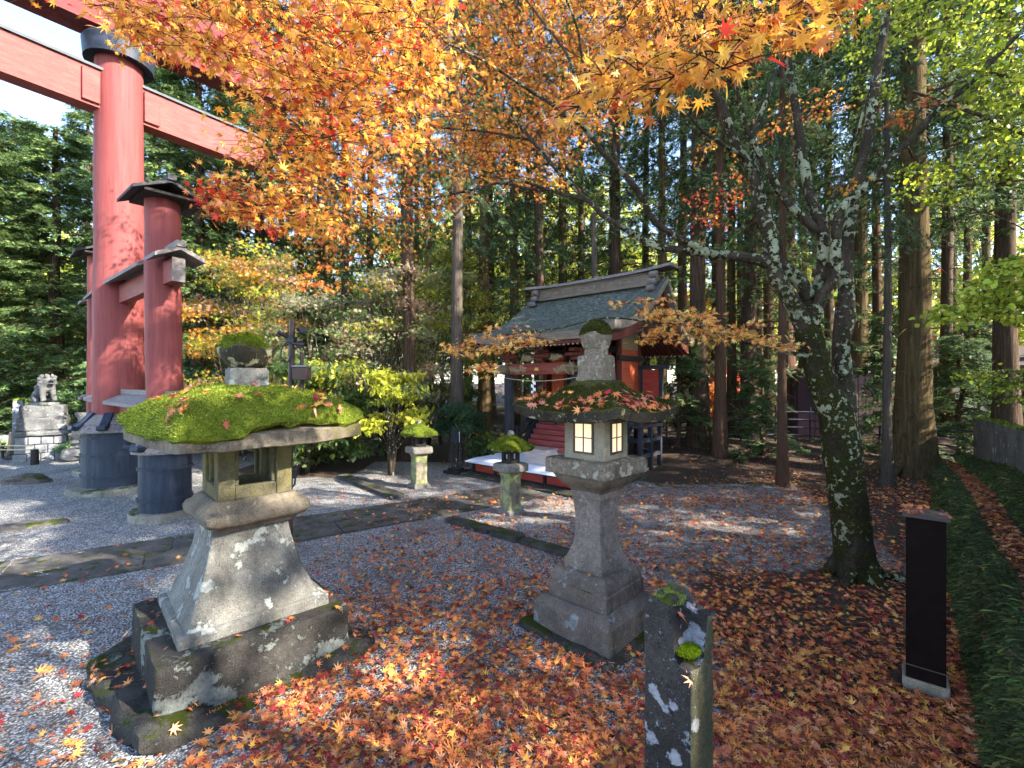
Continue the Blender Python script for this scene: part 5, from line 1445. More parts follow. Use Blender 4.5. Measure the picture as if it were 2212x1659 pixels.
for k in range(120):      # the rest of the crown, over and beyond the frame
    x, y = pr.uniform(-4.2, 4.8), pr.uniform(.2, 6.8)
    z = 4.6 - .10 * (x - 1.5) ** 2 * .5 - .05 * (y - 3.8) ** 2 + pr.uniform(-.3, .5)
    p = Vector((x, y, max(z, 3.3)))
    if (p.z - 1.6) / p.y < .80: p.z = 1.6 + p.y * .84 + pr.uniform(0, .3)
    if p.z < 6.6: CL.append(dict(pos=p, rad=.2, n=16, size=.072, cols=OR, wts=[5, 4, 3, .7, 1.2], droop=.3))
grow(maple, LP, CL, STAR7, M['maple_leaf'], M['twig'], 3)

# yellow-green tree reaching in from the right
gt = thing('green_tree', 'yellow green leaved tree reaching in from the right edge above the wall', 'tree', (5.6, 3.6, .5))
LG = []
def W(x, y, z, r_): return (Vector((x, y, z)), r_)
for name, sp in (('trunk', [W(5.6, 3.6, .3, .16), W(5.5, 3.6, 1.6, .13), W(5.35, 3.7, 3.0, .10), W(5.2, 3.8, 4.4, .07), W(5.0, 3.9, 5.6, .04)]),
                 ('limb', [W(5.5, 3.6, 1.5, .06), W(4.9, 3.5, 1.95, .035), W(4.3, 3.5, 2.2, .02), W(3.6, 3.5, 2.15, .008)]),
                 ('limb', [W(5.4, 3.7, 2.6, .06), W(4.8, 3.8, 3.3, .04), W(4.2, 4.0, 3.8, .02), W(3.6, 4.2, 4.2, .01)]),
                 ('limb', [W(5.3, 3.7, 3.6, .06), W(4.6, 3.6, 4.4, .04), W(3.9, 3.6, 4.7, .015)])):
    pts, rad = spline(sp, .08)
    o_ = Vector(gt.location); obj(name, tube([p - o_ for p in pts], rad, 12, .1, 3), M['maple_branch'], gt, smooth=70); LG.append((pts, rad))
GRN = [lin(150, 162, 44), lin(118, 132, 40), lin(176, 184, 66), lin(92, 104, 36), lin(190, 186, 80)]
CG = reg([(1930, -40), (2260, -40), (2260, 330), (2170, 390), (2120, 330), (2130, 230), (2050, 150), (1980, 60)], 190, 3.2, 4.8, .14, 26, .032, [4, 4, 3, 3, 1], GRN)
CG += reg([(2005, 690), (2060, 655), (2120, 610), (2160, 560), (2260, 520), (2260, 700), (2150, 690), (2080, 690)], 90, 3.0, 3.5, .10, 26, .032, [4, 3, 5, 1, 2], GRN)
CG += reg([(2100, 800), (2260, 790), (2260, 880), (2150, 850)], 40, 4.6, 5.4, .14, 24, .032, [1, 4, 0, 5, 0], GRN)
CG += reg([(1920, 360), (2060, 330), (2120, 420), (2060, 450), (1950, 420)], 30, 4.2, 5.2, .12, 20, .034, [4, 4, 1, 3, 0], GRN)
CG += reg([(1560, -20), (1960, -30), (1960, 60), (1850, 130), (1960, 200), (1900, 250), (1800, 40)], 60, 5.2, 6.4, .16, 22, .036, [4, 4, 2, 3, 0], GRN)
grow(gt, LG, CG, ROUND, M['shrub_leaf'], M['twig'], 9)

# ------------------------------------------------------------------ cedars
def conifer_parts(seed, h, zb, lmax, nb, tr, cols, wts, bl=(.07, .15), bw=.03, droop=.5, spray=13, nblade=26):
    r = random.Random(seed); g = np.random.default_rng(seed)
    t = MB()
    pts = [Vector((.02 * math.sin(i), .02 * math.cos(i * 1.3), h * i / 14)) for i in range(15)]
    rad = [tr * (1.55 if i == 0 else 1.12 if i == 1 else 1) * (1 - .8 * i / 14) + .01 for i in range(15)]
    pts2, rad2 = spline([(pts[0] + Vector((0, 0, -.15)), rad[0] * 1.15)] + list(zip(pts, rad)), h / 40)
    t.tube(pts2, rad2, 18, .07, seed)
    pos, out = [], []
    for i in range(nb):
        q = (i + r.random()) / nb; z = zb + (h - zb) * q ** .95
        az = r.uniform(0, 6.283); L = lmax * (1 - .8 * q) * r.uniform(.6, 1.15)
        d = Vector((math.cos(az), math.sin(az), 0)); s0 = Vector((0, 0, z)); path = []
        for k in range(7):
            s = k / 6; path.append(s0 + d * L * s + Vector((0, 0, .18 * L * s - droop * L * s * s)))
        t.tube(path, [.022 * (1 - .8 * k / 6) * (.5 + .5 * L / lmax) for k in range(7)], 4, cap=False)
        for k in range(spray):
            s = r.uniform(.22, 1.03); wv = .28 * L * (1 - s * .5)
            e = Vector((-d.y, d.x, 0)) * r.uniform(-1, 1) * wv
            pos.append(s0 + d * L * s + e + Vector((0, 0, .18 * L * s - droop * L * s * s - abs(r.gauss(0, .07)))))
            out.append(d + (e.normalized() * .5 if e.length > 0 else Vector()))
    for k in range(max(4, nb // 6)):      # dead twigs below the crown
        z = r.uniform(.25, 1) * zb; az = r.uniform(0, 6.283); L = r.uniform(.4, 1.1)
        d = Vector((math.cos(az), math.sin(az), r.uniform(-.35, .1)))
        t.tube([Vector((0, 0, z)), Vector((0, 0, z)) + d * L * .6, Vector((0, 0, z - .08)) + d * L], [.012, .008, .003], 4, cap=False)
    pos = np.array([tuple(p) for p in pos]); out = np.array([tuple(p) for p in out]); n = len(pos)
    tone = g.uniform(.7, 1.3, (n, 1))
    A_ = unit(out + np.array([0, 0, -.75]) * g.uniform(.3, 1.2, (n, 1)) + g.normal(0, .25, (n, 3)))
    B_ = unit(np.cross(A_, np.array([0, 0, 1.0]) + g.normal(0, .35, (n, 3))))
    fl = bl[1] * 1.9 * g.uniform(.7, 1.3, n)
    rep = lambda x: np.repeat(x, nblade, 0)
    q = g.uniform(0, 1, (n * nblade, 1)); sg = np.where(g.random((n * nblade, 1)) < .5, -1.0, 1.0)
    P_ = rep(pos) + rep(A_) * rep(fl[:, None]) * q + g.normal(0, .018, (n * nblade, 3))
    T_ = unit(rep(A_) * .75 + rep(B_) * sg * (1.0 - .5 * q) + g.normal(0, .2, (n * nblade, 3)) + np.array([0, 0, -.12]))
    N_ = unit(np.cross(rep(A_), rep(B_)) + g.normal(0, .35, (n * nblade, 3)))
    S_ = unit(np.cross(T_, N_))
    Ln = g.uniform(bl[0], bl[1], (n * nblade, 1)) * (1.15 - .6 * q); w = bw * g.uniform(.6, 1.2, (n * nblade, 1))
    V = np.stack([P_, P_ + S_ * w * .5 + T_ * Ln * .4, P_ + T_ * Ln, P_ - S_ * w * .5 + T_ * Ln * .4], 1).reshape(-1, 3)
    C = palette(cols, wts, n * nblade, .16, g) * np.repeat(tone, nblade, 0)
    return t, V, np.arange(4 * n * nblade).reshape(-1, 4), np.repeat(np.clip(C, .002, .9), 4, 0)

DG = [lin(62, 82, 50), lin(82, 104, 62), lin(108, 124, 72), lin(52, 66, 40)]
LGN = [lin(72, 98, 58), lin(98, 122, 72), lin(130, 146, 84), lin(60, 80, 46)]
proto = {}
def conifer(kind, label, loc_, s, sz, rz, group=None, bark=None, lean=0):
    if kind not in proto:
        kw = {'tall': dict(seed=1, h=17, zb=4.6, lmax=2.3, nb=130, tr=.2, cols=DG, wts=[3, 4, 2, 2]),
              'tall2': dict(seed=2, h=16, zb=6.0, lmax=2.0, nb=110, tr=.2, cols=DG, wts=[3, 3, 1, 3], droop=.65),
              'low': dict(seed=3, h=15, zb=1.6, lmax=2.6, nb=150, tr=.18, cols=DG, wts=[2, 4, 3, 1]),
              'light': dict(seed=4, h=13, zb=.4, lmax=3.0, nb=250, tr=.18, cols=LGN, wts=[3, 4, 3, 1], bl=(.07, .14), droop=.35, spray=20),
              'sapling': dict(seed=5, h=3.2, zb=.35, lmax=.75, nb=46, tr=.035, cols=DG, wts=[2, 4, 3, 1], bl=(.06, .12), bw=.022, spray=12)}[kind]
        t, V, Fi, C = conifer_parts(**kw)
        root = empty('cedar_tree'); tr_ = t.build('trunk', M[bark or 'cedar_bark'], root, smooth=60)
        fast('crown', V, Fi, M['needle'], root, C); proto[kind] = (root, tr_.name); o = root
    else: o = copy_tree(proto[kind][0])
    o.location = loc_; o.scale = (s, s, sz); o.rotation_euler = (lean, 0, rz)
    for k in ('label', 'category', 'group'):
        if k in o: del o[k]
    tag(o, label, 'tree', group)
    if bark:
        for c in o.children:
            if c.name.startswith('trunk'):
                c.material_slots[0].link = 'OBJECT'; c.material_slots[0].material = M[bark]
    return o
def T(u, d):
    p = P(u, CV, d); return (p.x, p.y, float(terrain(p.x, p.y)) - .02)
R_ = random.Random(21)
def cd(kind, label, u, d, r_, sz=1.0, group=None, bark=None):
    base = {'tall': .2, 'tall2': .2, 'low': .18, 'light': .18, 'sapling': .035}[kind]
    return conifer(kind, label, T(u, d), max(r_ / base, .3), sz, R_.uniform(0, 6.28), group, bark)
cd('tall', 'giant cedar with a broad golden lit trunk and flared foot left of the concrete wall', 1974, 8.0, .235, 1.0, None, 'cedar_gold')
cd('tall', 'thick brown cedar trunk rising right behind the concrete wall', 2172, 8.6, .17, 1.0, None, 'cedar_bark')
cd('tall2', 'thin reddish cedar with spread roots just left of the maple trunk', 1690, 7.15, .066, .62, None, 'cedar_red')
cd('tall2', 'thin grey cedar pole at the edge of the gravel, just right of the maple trunk', 1917, 7.15, .06, .6, None, 'cedar_grey')
cd('tall', 'reddish slim cedar right of the shrine with a peeling trunk', 1556, 9.0, .10, .9, None, 'cedar_red')
cd('tall', 'thick dark cedar just right of the shrine roof', 1508, 9.7, .17, 1.05, None, 'cedar_bark')
cd('tall2', 'slim cedar with a yellowish lit edge behind the peeling red trunk', 1580, 10.8, .1, 1.0, None, 'cedar_gold')
cd('low', 'straight cedar half hidden by a green sapling right of the shrine', 1619, 10.6, .17, 1.0, None, 'cedar_bark')
cd('tall2', 'dark cedar behind the left side of the maple trunk', 1702, 12.0, .18, 1.1, None, 'cedar_red')
cd('tall', 'pale brown cedar rising behind the sunlit pink shed panels', 1856, 11.9, .19, 1.1, None, 'cedar_gold')
cd('tall2', 'narrow dark cedar between the shed and the giant cedar', 1894, 13.2, .13, 1.1)
cd('tall', 'dark cedar behind the roof of the cream house', 2046, 11.6, .13, 1.1, None, 'cedar_bark')
cd('tall', 'tall grey brown cedar in front of the shrine porch, behind the notice stand', 988, 9.4, .125, 1.0, None, 'cedar_grey')
cd('tall2', 'brown cedar behind the lone small lantern', 882, 9.6, .13, 1.0, None, 'cedar_bark')
cd('tall', 'dark cedar seen between the notice stand and the porch post', 1046, 12.2, .16, 1.05)
cd('low', 'dark cedar behind the shrine ridge', 1165, 13.2, .16, 1.1)
cd('tall', 'dark cedar seen past the left end of the shrine ridge', 1110, 15.0, .16, 1.15)
far = [(610, 21), (690, 18), (900, 23), (1060, 19), (1320, 21), (1640, 22), (1760, 21), (2060, 22), (470, 15), (560, 17), (650, 14.5), (745, 13), (800, 17), (925, 14), (1010, 17.5), (1215, 16), (1255, 19), (1330, 14.5), (1395, 17), (1430, 13.5), (1475, 15.5), (1545, 16), (1600, 18), (1660, 15), (1735, 17), (1790, 14.5), (1950, 16), (1995, 19), (2090, 15), (2130, 18), (2230, 13), (1860, 20), (1140, 21), (870, 20), (700, 20), (1500, 21)]
for i, (u, d) in enumerate(far):
    cd(('low' if u < 1440 else 'tall2') if d > 17.9 else ('tall', 'tall2', 'low')[i % 3], 'slender dark cedar in the deep rows of the wood behind the shrine', u, d, R_.uniform(.12, .19), R_.uniform(1.0, 1.2), 'deep rows of dark cedars', R_.choice(['cedar_bark', 'cedar_bark', 'cedar_red', 'cedar_gold']))
for lab, u, d, s, sz in (('bushy light green conifer at the left edge behind the lion', -40, 12.8, .2, .70), ('bushy light green conifer right behind the big red pillar, left of it', 120, 13.4, .2, .72),
                         ('tall green conifer between the two red pillars and the bright gap', 330, 13.5, .2, .88), ('dark green conifer just right of the front side pillar', 430, 12.4, .19, .9),
                         ('green conifer behind the grey pink bushes', 560, 13.6, .19, 1.0), ('broad green conifer behind the lion, second row', 30, 17.0, .2, .9), ('broad green conifer left of the lion, second row', -190, 15.5, .2, .85),
                         ('far green conifer peeping over the tie beam of the gate', 190, 19, .16, 1.05)):
    cd('light', lab, u, d, s, sz)
for lab, u, d, s, sz in (('young green cedar drooping in front of a trunk right of the shrine', 1645, 9.2, .036, .62), ('young cedar beside the veranda of the shrine', 1465, 9.6, .036, .8), ('young cedar between the giant cedar and the concrete wall', 2075, 9.6, .05, .8), ('young cedar in front of the cream house', 2110, 11.0, .05, .9), ('young cedar at the left foot of the giant cedar', 1925, 9.0, .036, .95)):
    cd('sapling', lab, u, d, s, sz)
# bare trunk behind the ridge
bt = T(1283, 11.6)
o = thing('bare_trunk', 'bare grey dead trunk standing up behind the shrine ridge', 'tree', bt)
MB().tube([(0, 0, 0), (.02, 0, 3), (0, .02, 5.6)], [.09, .08, .06], 12, .06, 4).build('trunk', M['cedar_grey'], o, smooth=60)
# unseen cedars added off to the right to shade the yard
for i, (x, y, s, sz) in enumerate(((7.8, -4.0, 1.05, .80), (9.4, .8, 1.2, .85), (10.2, 4.4, 1.2, .8), (6.6, -5.2, 1.3, .8), (12.4, -.8, 1.2, .9), (9.6, -1.9, .62, .8))):
    conifer('low' if i % 2 else 'light', 'unseen cedar added outside the right edge to shade the yard', (x, y, .3), s, sz, i * 1.3, 'unseen cedars added to shade the yard')
# ------------------------------------------------------------------ sunlit wood far behind
def broad_parts(seed, h, w, n, size, cols, wts, ncl=46, zlo=.28):
    r = random.Random(seed); g = np.random.default_rng(seed); t = MB()
    t.tube([(0, 0, -.1), (.05, 0, h * .35), (0, .05, h * .8)], [.16, .11, .03], 8, .08, seed)
    cs = []
    for i in range(ncl):
        th = r.uniform(0, 6.283); q = r.random() ** .6; z = h * (zlo + (1 - zlo) * r.random())
        k = w * q * math.sqrt(max(.05, 1 - ((z / h - .6) / .45) ** 2)); c = Vector((math.cos(th) * k, math.sin(th) * k, z)); cs.append(c)
        t.tube([Vector((0, 0, z * .55)), c * .6 + Vector((0, 0, z * .25)), c], [.04, .02, .006], 4, cap=False)
    cs = np.array([tuple(c) for c in cs]); k = g.integers(0, ncl, n)
    pos = cs[k] + g.normal(0, 1, (n, 3)) * np.array([.17, .17, .10]) * w
    tone = g.uniform(.75, 1.25, (ncl, 1))[k]
    V, Fi, C = leaf_mesh(OVAL, pos, unit(g.normal(0, 1, (n, 3)) + np.array([0, 0, -.4])), unit(g.normal(0, .8, (n, 3)) + np.array([0, 0, 1])), size * g.uniform(.6, 1.3, n), g.normal(.2, .2, n), np.clip(palette(cols, wts, n, .14, g) * tone, .002, .95))
    return t, V, Fi, C
YG = [lin(186, 194, 84), lin(212, 208, 106), lin(146, 162, 72), lin(222, 206, 120)]
OG = [lin(206, 128, 60), lin(196, 90, 56), lin(186, 170, 70), lin(140, 140, 56)]
bp = {}
def broad(key, label, loc_, s, rz, group, args):
    if key not in bp:
        t, V, Fi, C = broad_parts(*args); root = empty('broadleaf_tree')
        t.build('trunk', M['cedar_grey'], root, smooth=60); fast('crown', V, Fi, M['shrub_leaf'], root, C); bp[key] = root; o = root
    else: o = copy_tree(bp[key])
    o.location = loc_; o.scale = (s,) * 3; o.rotation_euler = (0, 0, rz)
    for k in ('label', 'category', 'group'):
        if k in o: del o[k]
    return tag(o, label, 'tree', group)
for i in range(30):
    u = -250 + (i % 17) * 160 + (0 if i < 17 else 80) + R_.uniform(-50, 50); d = R_.uniform(25, 30) if i < 17 else R_.uniform(31, 38)
    key = ('yg', 'yg2', 'og')[i % 3] if i % 4 and i > 4 else ('yg', 'yg2')[i % 2]
    broad(key, {'yg': 'sunlit yellow green tree in the clearing far behind the wood', 'yg2': 'sunlit rounded olive tree in the clearing far behind the wood', 'og': 'sunlit orange tinted tree in the clearing far behind the wood'}[key], T(u, d), R_.uniform(1.1, 1.6), i, 'sunlit trees far behind', {'yg': (31, 8, 3.0, 5200, .26, YG, [3, 3, 2, 2]), 'yg2': (32, 7, 3.2, 5200, .26, YG, [2, 1, 5, 1]), 'og': (33, 6, 2.6, 4200, .24, OG, [2, 1, 2, 2])}[key])
# ------------------------------------------------------------------ shrubs
def shrub(label, u, d, w, h, n, size, cols, wts, seed, ncl=34, zlo=.2, tpl=OVAL, name='shrub', dx=0, z0=None, flat=.55):
    r = random.Random(seed); g = np.random.default_rng(seed); t = MB(); x, y, z = T(u, d)
    root = thing(name, label, 'shrub', (x, y, z))
    cs, stems = [], max(3, int(3 + w))
    base = [Vector((r.uniform(-.4, .4) * w, r.uniform(-.4, .4) * w, 0)) for _ in range(stems)]
    for i in range(ncl):
        th = r.uniform(0, 6.283); q = math.sqrt(r.random()); zz = h * (zlo + (1 - zlo) * r.random()); k = w * q * (1 - .45 * abs(zz / h - .55) / .5)
        c = Vector((math.cos(th) * k + dx * zz / h, math.sin(th) * k, zz)); cs.append(c); b = base[i % stems]
        t.tube([b, Vector((b.x + (c.x - b.x) * .15, b.y + (c.y - b.y) * .15, c.z * .45)), Vector((b.x + (c.x - b.x) * .5, b.y + (c.y - b.y) * .5, c.z * .8)), c], [.010 + .004 * h, .008, .005, .002], 5, cap=False)
    cs = np.array([tuple(c) for c in cs]); k = g.integers(0, ncl, n)
    sc = .11 * w + .05
    pos = cs[k] + g.normal(0, 1, (n, 3)) * np.array([sc, sc, sc * flat * .6]); pos[:, 2] = np.maximum(pos[:, 2], .03)
    tone = g.uniform(.75, 1.22, (ncl, 1))[k]; cc = np.array(cols)
    mixk = g.choice(len(cols), ncl, p=np.array(wts) / sum(wts))
    col = np.where(g.random((n, 1)) < .6, cc[mixk[k]] * (1 + g.normal(0, .12, (n, 1))), palette(cols, wts, n, .14, g)) * tone
    V, Fi, C = leaf_mesh(tpl, pos, unit(g.normal(0, 1, (n, 3)) + np.array([0, 0, -.35])), unit(g.normal(0, .6, (n, 3)) + np.array([0, 0, 1])), size * g.uniform(.6, 1.3, n), g.normal(.2, .2, n), np.clip(col, .002, .9))
    t.build('stems', M['maple_branch'], root, smooth=60); fast('foliage', V, Fi, M['shrub_leaf'], root, C)
    return root
ga, gb, gc = lin(112, 126, 78), lin(150, 146, 118), lin(178, 140, 118)
gd, ge, gf = lin(158, 160, 56), lin(206, 208, 78), lin(190, 134, 52)
gg, gh = lin(84, 110, 60), lin(62, 92, 64)
shrub('orange and olive maple bush beside the front side pillar', 530, 9.6, 1.35, 4.3, 12000, .10, [gf, gd, ga, gc], [3, 3, 2, 1.5], 41, 90, .15, STAR5)
shrub('tall grey pink leaved bush, widest of the bushes behind the camera pole', 690, 9.4, 1.3, 3.4, 12000, .10, [ga, gb, gc, gg], [3, 4, 2, 2], 42, 90, .12, STAR5)
shrub('grey pink and green bush left of the tall grey cedar trunk', 860, 9.9, 1.15, 4.0, 12000, .10, [gb, gc, ga, gd], [4, 3, 3, 1.5], 43, 90, .15, STAR5)
shrub('olive yellow bush high behind the lone small lantern', 960, 11.5, 1.3, 4.8, 11000, .105, [gd, lin(128, 118, 44), ga], [3, 3, 2], 44, 80, .25, STAR5)
shrub('dense green broad leaved bush right of the camera pole', 700, 8.5, 1.05, 1.95, 7500, .10, [gg, ga, gd], [4, 3, 1.5], 45, 44, .12)
shrub('bright yellow leaved sapling just right of the mossy lantern roof', 655, 8.1, .38, 1.45, 1800, .10, [ge, lin(220, 206, 70), gd], [4, 3, 1], 46, 14, .62)
shrub('bright yellow green bush with flat layered leaves above the lone small lantern', 850, 8.0, .62, 1.75, 2300, .10, [ge, gd, lin(214, 206, 92), ga], [4, 3, 2, 1], 47, 22, .42, OVAL, flat=.35, dx=.12)
shrub('low blue green bush in front of the grey cedar trunk', 985, 8.9, .62, 1.15, 5200, .055, [gh, lin(76, 104, 74), gg], [4, 2, 1], 48, 22, .55)
shrub('low dark green shrub at the left end of the shrine deck', 1048, 8.95, .36, .62, 1600, .07, [gg, gh, gd], [3, 2, 1.2], 49, 14, .3)
shrub('dark green bush at the foot of the gate behind the front barrel', 475, 10.0, .9, 1.9, 6000, .07, [gh, gg, lin(52, 70, 42)], [3, 2, 3], 50, 30, .15)
shrub('green bush between the lion pedestal and the big barrel', 170, 11.6, .8, 1.7, 5000, .07, [gg, ga, gh], [3, 2, 2], 51, 26, .15)
shrub('reddish orange bush beyond the pipe fence', 1545, 14.5, .7, 1.6, 2600, .10, [lin(206, 110, 74), lin(190, 70, 56), lin(214, 170, 90)], [3, 2, 2], 52, 18, .2)
shrub('pale green low bush hanging before the cream house', 2160, 7.4, .6, .75, 3000, .055, [ga, gg, gd], [3, 3, 1], 53, 20, .35)

us = None
for i, (u, d, sc_) in enumerate([(640, 11.5, .9), (760, 12.6, 1.0), (1010, 14.5, .8), (1190, 14.5, .8), (350, 12.0, 1.1), (2120, 16, 1.3), (-40, 13.5, 1.2), (60, 14.5, 1.3), (215, 14.0, 1.3)]):
    lab = 'dark undergrowth bush between the trunks of the wood'
    if us is None: us = o = shrub(lab, u, d, 1.0, 1.7, 5600, .075, [lin(66, 88, 54), lin(86, 106, 60), lin(104, 118, 62), lin(60, 76, 48)], [3, 3, 1.5, 2], 60, 40, .08)
    else: o = copy_tree(us); o.location = T(u, d); o.rotation_euler = (0, 0, i * 1.1)
    o.scale = (sc_, sc_, sc_ * (.7 + .5 * ((i * 7) % 5) / 5)); o['group'] = 'undergrowth bushes in the wood'

o = bpy.data.objects
gm = MB(); gl = T(1974, 8.0)
for k, an in enumerate((-2.6, -1.9, -1.1, -.4, .4, 1.4, 2.4)):
    d = Vector((math.cos(an), math.sin(an), 0)); ln = .45 + .15 * ((k * 3) % 4) / 3
    pts, rad = spline([(Vector((0, 0, .75)) + d * .17, .06), (Vector((0, 0, .34)) + d * .25, .09), (Vector((0, 0, .1)) + d * (ln * .8), .08), (Vector((0, 0, -.06)) + d * (ln + .15), .04)], .06)
    gm.tube(pts, rad, 9, .12, k)
gr_ = [q for q in o if q.get('label', '').startswith('giant cedar')][0]
rr_ = gm.build('root', M['cedar_gold'], gr_, smooth=70); rr_.scale = tuple(1 / v for v in gr_.scale)
# ------------------------------------------------------------------ fallen leaves
FL = [lin(206, 122, 64), lin(184, 106, 72), lin(224, 164, 80), lin(148, 52, 48), lin(112, 68, 46), lin(212, 146, 102)]
def dens(x, y):
    d = sm(-2.0, -.5, x + .12 * (y - 2)) * (.66 + .34 * sm(-.2, .9, x))
    d = d * (1 - .8 * sm(5.0, 6.8, y - .35 * np.maximum(x - 1.2, 0)))
    d = np.maximum(d, .55 * sm(2.6, 4.2, x) * (1 - sm(8, 11, y)))
    d = np.maximum(d, .055 * sm(-4.6, -2.6, x) * (1 - sm(6, 8, y)))
    d = np.maximum(d, .30 * sm(.0, 1.0, x) * (1 - sm(9, 12, y)))
    d = np.maximum(d, .10 * sm(-3, -1, x) * (1 - sm(6.5, 8, y)))
    d = np.maximum(d, .02 * (y < 10) * (x > -5))
    return d
def ground_field(n, ymin, ymax, xk, tpl, size, name, label, avoid, tilt=.34):
    y = 1 / rng.uniform(1 / ymax, 1 / ymin, n); x = rng.uniform(-1.15, 1.12, n) * y
    p = dens(x, y)
    cl = np.array([mnoise.noise(Vector((a * 2.3, b * 2.3, 5))) + .6 * mnoise.noise(Vector((a * 6, b * 6, 9))) for a, b in zip(x, y)])
    cov = np.clip(p * (1 + .75 * cl), 0, 1)
    keep = rng.random(n) < cov * np.clip((y / ymin) * .9, 0, 1.0) ** xk
    off = x * bn.x + y * bn.y
    keep &= off < .235
    for ax, ay, ar_ in avoid: keep &= (x - ax) ** 2 + (y - ay) ** 2 > ar_ ** 2
    x, y = x[keep], y[keep]; n = len(x)
    z = terrain(x, y) + .004
    on = ((x - p0.x) * pn.x + (y - p0.y) * pn.y); z = np.where((on > 0) & (on < .87), np.maximum(z, .022), z)
    redder = sm(2.2, -.5, x)[:, None] * .0
    pos = np.stack([x, y, z], 1); nor = np.tile([0, 0, 1.0], (n, 1))
    V, Fi, C = flat_leaves(pos, nor, tilt, size, FL, [5, 4, 2.2, 2.2, 3.6, 1.6], tpl)
    V[:, 2] = np.maximum(V[:, 2], .003)
    o = fast(name, V, Fi, M['fallen_leaf'], None, C)
    return tag(o, label, 'fallen leaves', kind='stuff')
AV = [(LL[0], LL[1], .43), (LR[0], LR[1] - .0, .33), (pp[0], pp[1], .10), (2.15, 2.46, .13), (mb_.x, mb_.y, .2)]
ground_field(50000, 1.55, 7.0, .0, STAR7, .064, 'fallen_leaves', 'orange brown maple leaves strewn over the near ground', AV)
ground_field(30000, 6.0, 13.0, .0, STAR5, .06, 'fallen_leaves', 'small pale fallen leaves scattered over the far ground and mound', AV + [(SO.x, SO.y, 1.7)])
def on_part(vf, root, n, size, label, nz=.5, cols=FL, wts=(5, 4, 3, 2, 1, 3), Mx=None, zmin=None, sel=None, lift=.010):
    A = (root.matrix_basis if Mx is None else Mx)
    p, nn = scatter(vf, n, A, nz, zmin=zmin)
    if sel is not None:
        k = sel(p); p, nn = p[k], nn[k]
    V, Fi, C = flat_leaves(p, nn, .3, size, list(cols), list(wts), STAR7, .25, lift)
    return tag(fast('fallen_leaves', V, Fi, M['fallen_leaf'], None, C), label, 'fallen leaves', kind='stuff')
for o_ in bpy.data.objects:
    if o_.parent is None and o_.type == 'EMPTY': o_.matrix_basis = Matrix.LocRotScale(o_.location, o_.rotation_euler, o_.scale)
LP2 = [lin(226, 140, 66), lin(208, 124, 98), lin(236, 176, 84), lin(160, 44, 60), lin(120, 72, 72), lin(222, 164, 132)]
on_part(moss_l, big, 360, .078, 'orange and pink fallen leaves lying on the bright moss roof', .35, LP2, sel=lambda p: (np.array([mnoise.noise(Vector(q) * 6 + Vector((3, 1, 0))) for q in p]) > .14 - .5 * (p[:, 0] - LL[0])) & (p[:, 2] > 1.36), lift=.014)
on_part(blk_l, big, 80, .062, 'fallen leaves on the black plinth of the mossy lantern', .8)
on_part(slab_l, big, 200, .062, 'fallen leaves on the ground slab of the mossy lantern', .6, zmin=.02)
LP3 = [lin(222, 128, 74), lin(202, 104, 82), lin(232, 160, 84), lin(168, 50, 52), lin(196, 130, 104)]
def low_half(p):
    r_ = np.maximum(np.abs(p[:, 0] - LR[0]), np.abs(p[:, 1] - LR[1]))
    return (p[:, 2] < 1.52) & (rng.random(len(p)) < np.where(p[:, 2] < 1.475, .95, .35))
on_part(moss_r, lit, 420, .08, 'drift of orange and red leaves lying on the roof of the lit lantern', .3, LP3, (5, 4, 2, 1.2, 2), sel=low_half, lift=.016)
on_part(st1, lit, 12, .058, 'few orange leaves on the lower step of the lit lantern', .8)
on_part(st2, lit, 12, .055, 'few orange leaves on the upper step of the lit lantern', .8)
on_part(slab_r, lit, 60, .06, 'fallen leaves on the dark slab under the lit lantern', .7)
on_part(sign_cap, sign, 22, .055, 'fallen leaves on the cap of the rusty steel box', .9)
ledge = (BANK[0], [f for n_, f in enumerate(BANK[1]) if (n_ % (len(prof) - 1 if False else 17)) in (6, 7)])
p, nn = scatter(ledge, 5200, None, .3); k = p[:, 1] < 9.5
V, Fi, C = flat_leaves(p[k], nn[k], .25, .062, [tuple(.8 * np.array(c_)) for c_ in FL], [2, 4, 1.2, 1, 6, 3], STAR7)  # leaf colours darkened to put the ledge's shade into them
tag(fast('fallen_leaves', V, Fi, M['fallen_leaf'], None, C), 'brown leaves covering the ledge between the two grassy slopes', 'fallen leaves', kind='stuff')
p, nn = scatter((BANK[0], [f for n_, f in enumerate(BANK[1]) if (n_ % 17) in (2, 3, 4)]), 60, None, -1)
V, Fi, C = flat_leaves(p, nn, .4, .05, FL, [3, 4, 1.2, 1.3, 4, 2], STAR7, .25, .03)
tag(fast('fallen_leaves', V, Fi, M['fallen_leaf'], None, C), 'few brown leaves caught in the grass of the right bank', 'fallen leaves', kind='stuff')
a = Matrix.Translation(post.location) @ Matrix.Rotation(post.rotation_euler.z, 4, 'Z')
p = np.array([tuple(a @ Vector(v)) for v in ((.035, .02, .865), (.012, -.03, .862), (.06, -.07, .70))])
V, Fi, C = flat_leaves(p, np.array([[0, 0, 1.0], [.1, -.3, 1], [.6, -.9, .5]]), .2, .06, LP2, [3, 2, 1, 0, 0, 3], STAR7)
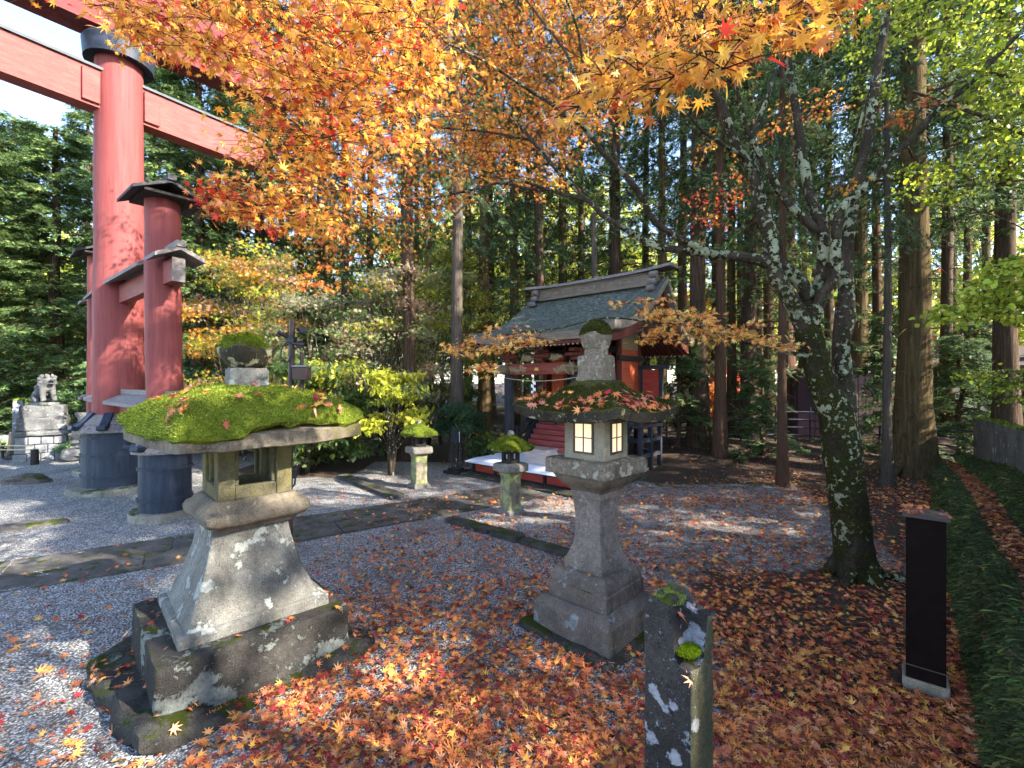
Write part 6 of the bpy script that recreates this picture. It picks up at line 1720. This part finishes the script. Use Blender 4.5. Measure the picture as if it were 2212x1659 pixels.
tag(fast('fallen_leaves', V, Fi, M['fallen_leaf'], None, C), 'three pale orange leaves caught on the broken top of the foreground post', 'fallen leaves', kind='stuff')

# ------------------------------------------------------------------ light, sky, camera
sdir = Vector((.80, -.30, .56)).normalized()
el, rot = math.asin(sdir.z), math.atan2(sdir.x, sdir.y)
w = bpy.data.worlds.new('World'); S.world = w; w.use_nodes = True
nt = w.node_tree; nt.nodes.clear()
sky = nt.nodes.new('ShaderNodeTexSky'); sky.sky_type = 'NISHITA'; sky.sun_disc = False
sky.sun_elevation = el; sky.sun_rotation = rot; sky.altitude = 800; sky.air_density = .9; sky.dust_density = .9; sky.ozone_density = .6
bg = nt.nodes.new('ShaderNodeBackground'); bg.inputs['Strength'].default_value = .125
out = nt.nodes.new('ShaderNodeOutputWorld')
nt.links.new(sky.outputs[0], bg.inputs[0]); nt.links.new(bg.outputs[0], out.inputs[0])
ld = bpy.data.lights.new('sun', 'SUN'); ld.energy = 3.4; ld.angle = math.radians(.5); ld.color = (1, .93, .82)
so = bpy.data.objects.new('sun', ld); COL.objects.link(so); so.rotation_euler = sdir.to_track_quat('Z', 'Y').to_euler()
cd_ = bpy.data.cameras.new('camera'); co = bpy.data.objects.new('camera', cd_); COL.objects.link(co)
cd_.sensor_fit = 'HORIZONTAL'; cd_.sensor_width = 36; cd_.lens = 36 * F / 2212; cd_.clip_end = 800; cd_.clip_start = .05
cd_.shift_y = -6.5 / 2212
co.location = (0, 0, H); co.rotation_euler = (math.pi / 2, 0, 0)
S.camera = co
S.view_settings.view_transform = 'Standard'; S.view_settings.look = 'None'; S.view_settings.exposure = 2.8; S.view_settings.gamma = 1
S.cycles.use_denoising = True
S.cycles.max_bounces = 5; S.cycles.diffuse_bounces = 3; S.cycles.glossy_bounces = 1; S.cycles.transmission_bounces = 3; S.cycles.transparent_max_bounces = 4
S.cycles.caustics_reflective = False; S.cycles.caustics_refractive = False; S.cycles.sample_clamp_indirect = 6
S.cycles.use_adaptive_sampling = True; S.cycles.adaptive_threshold = .04
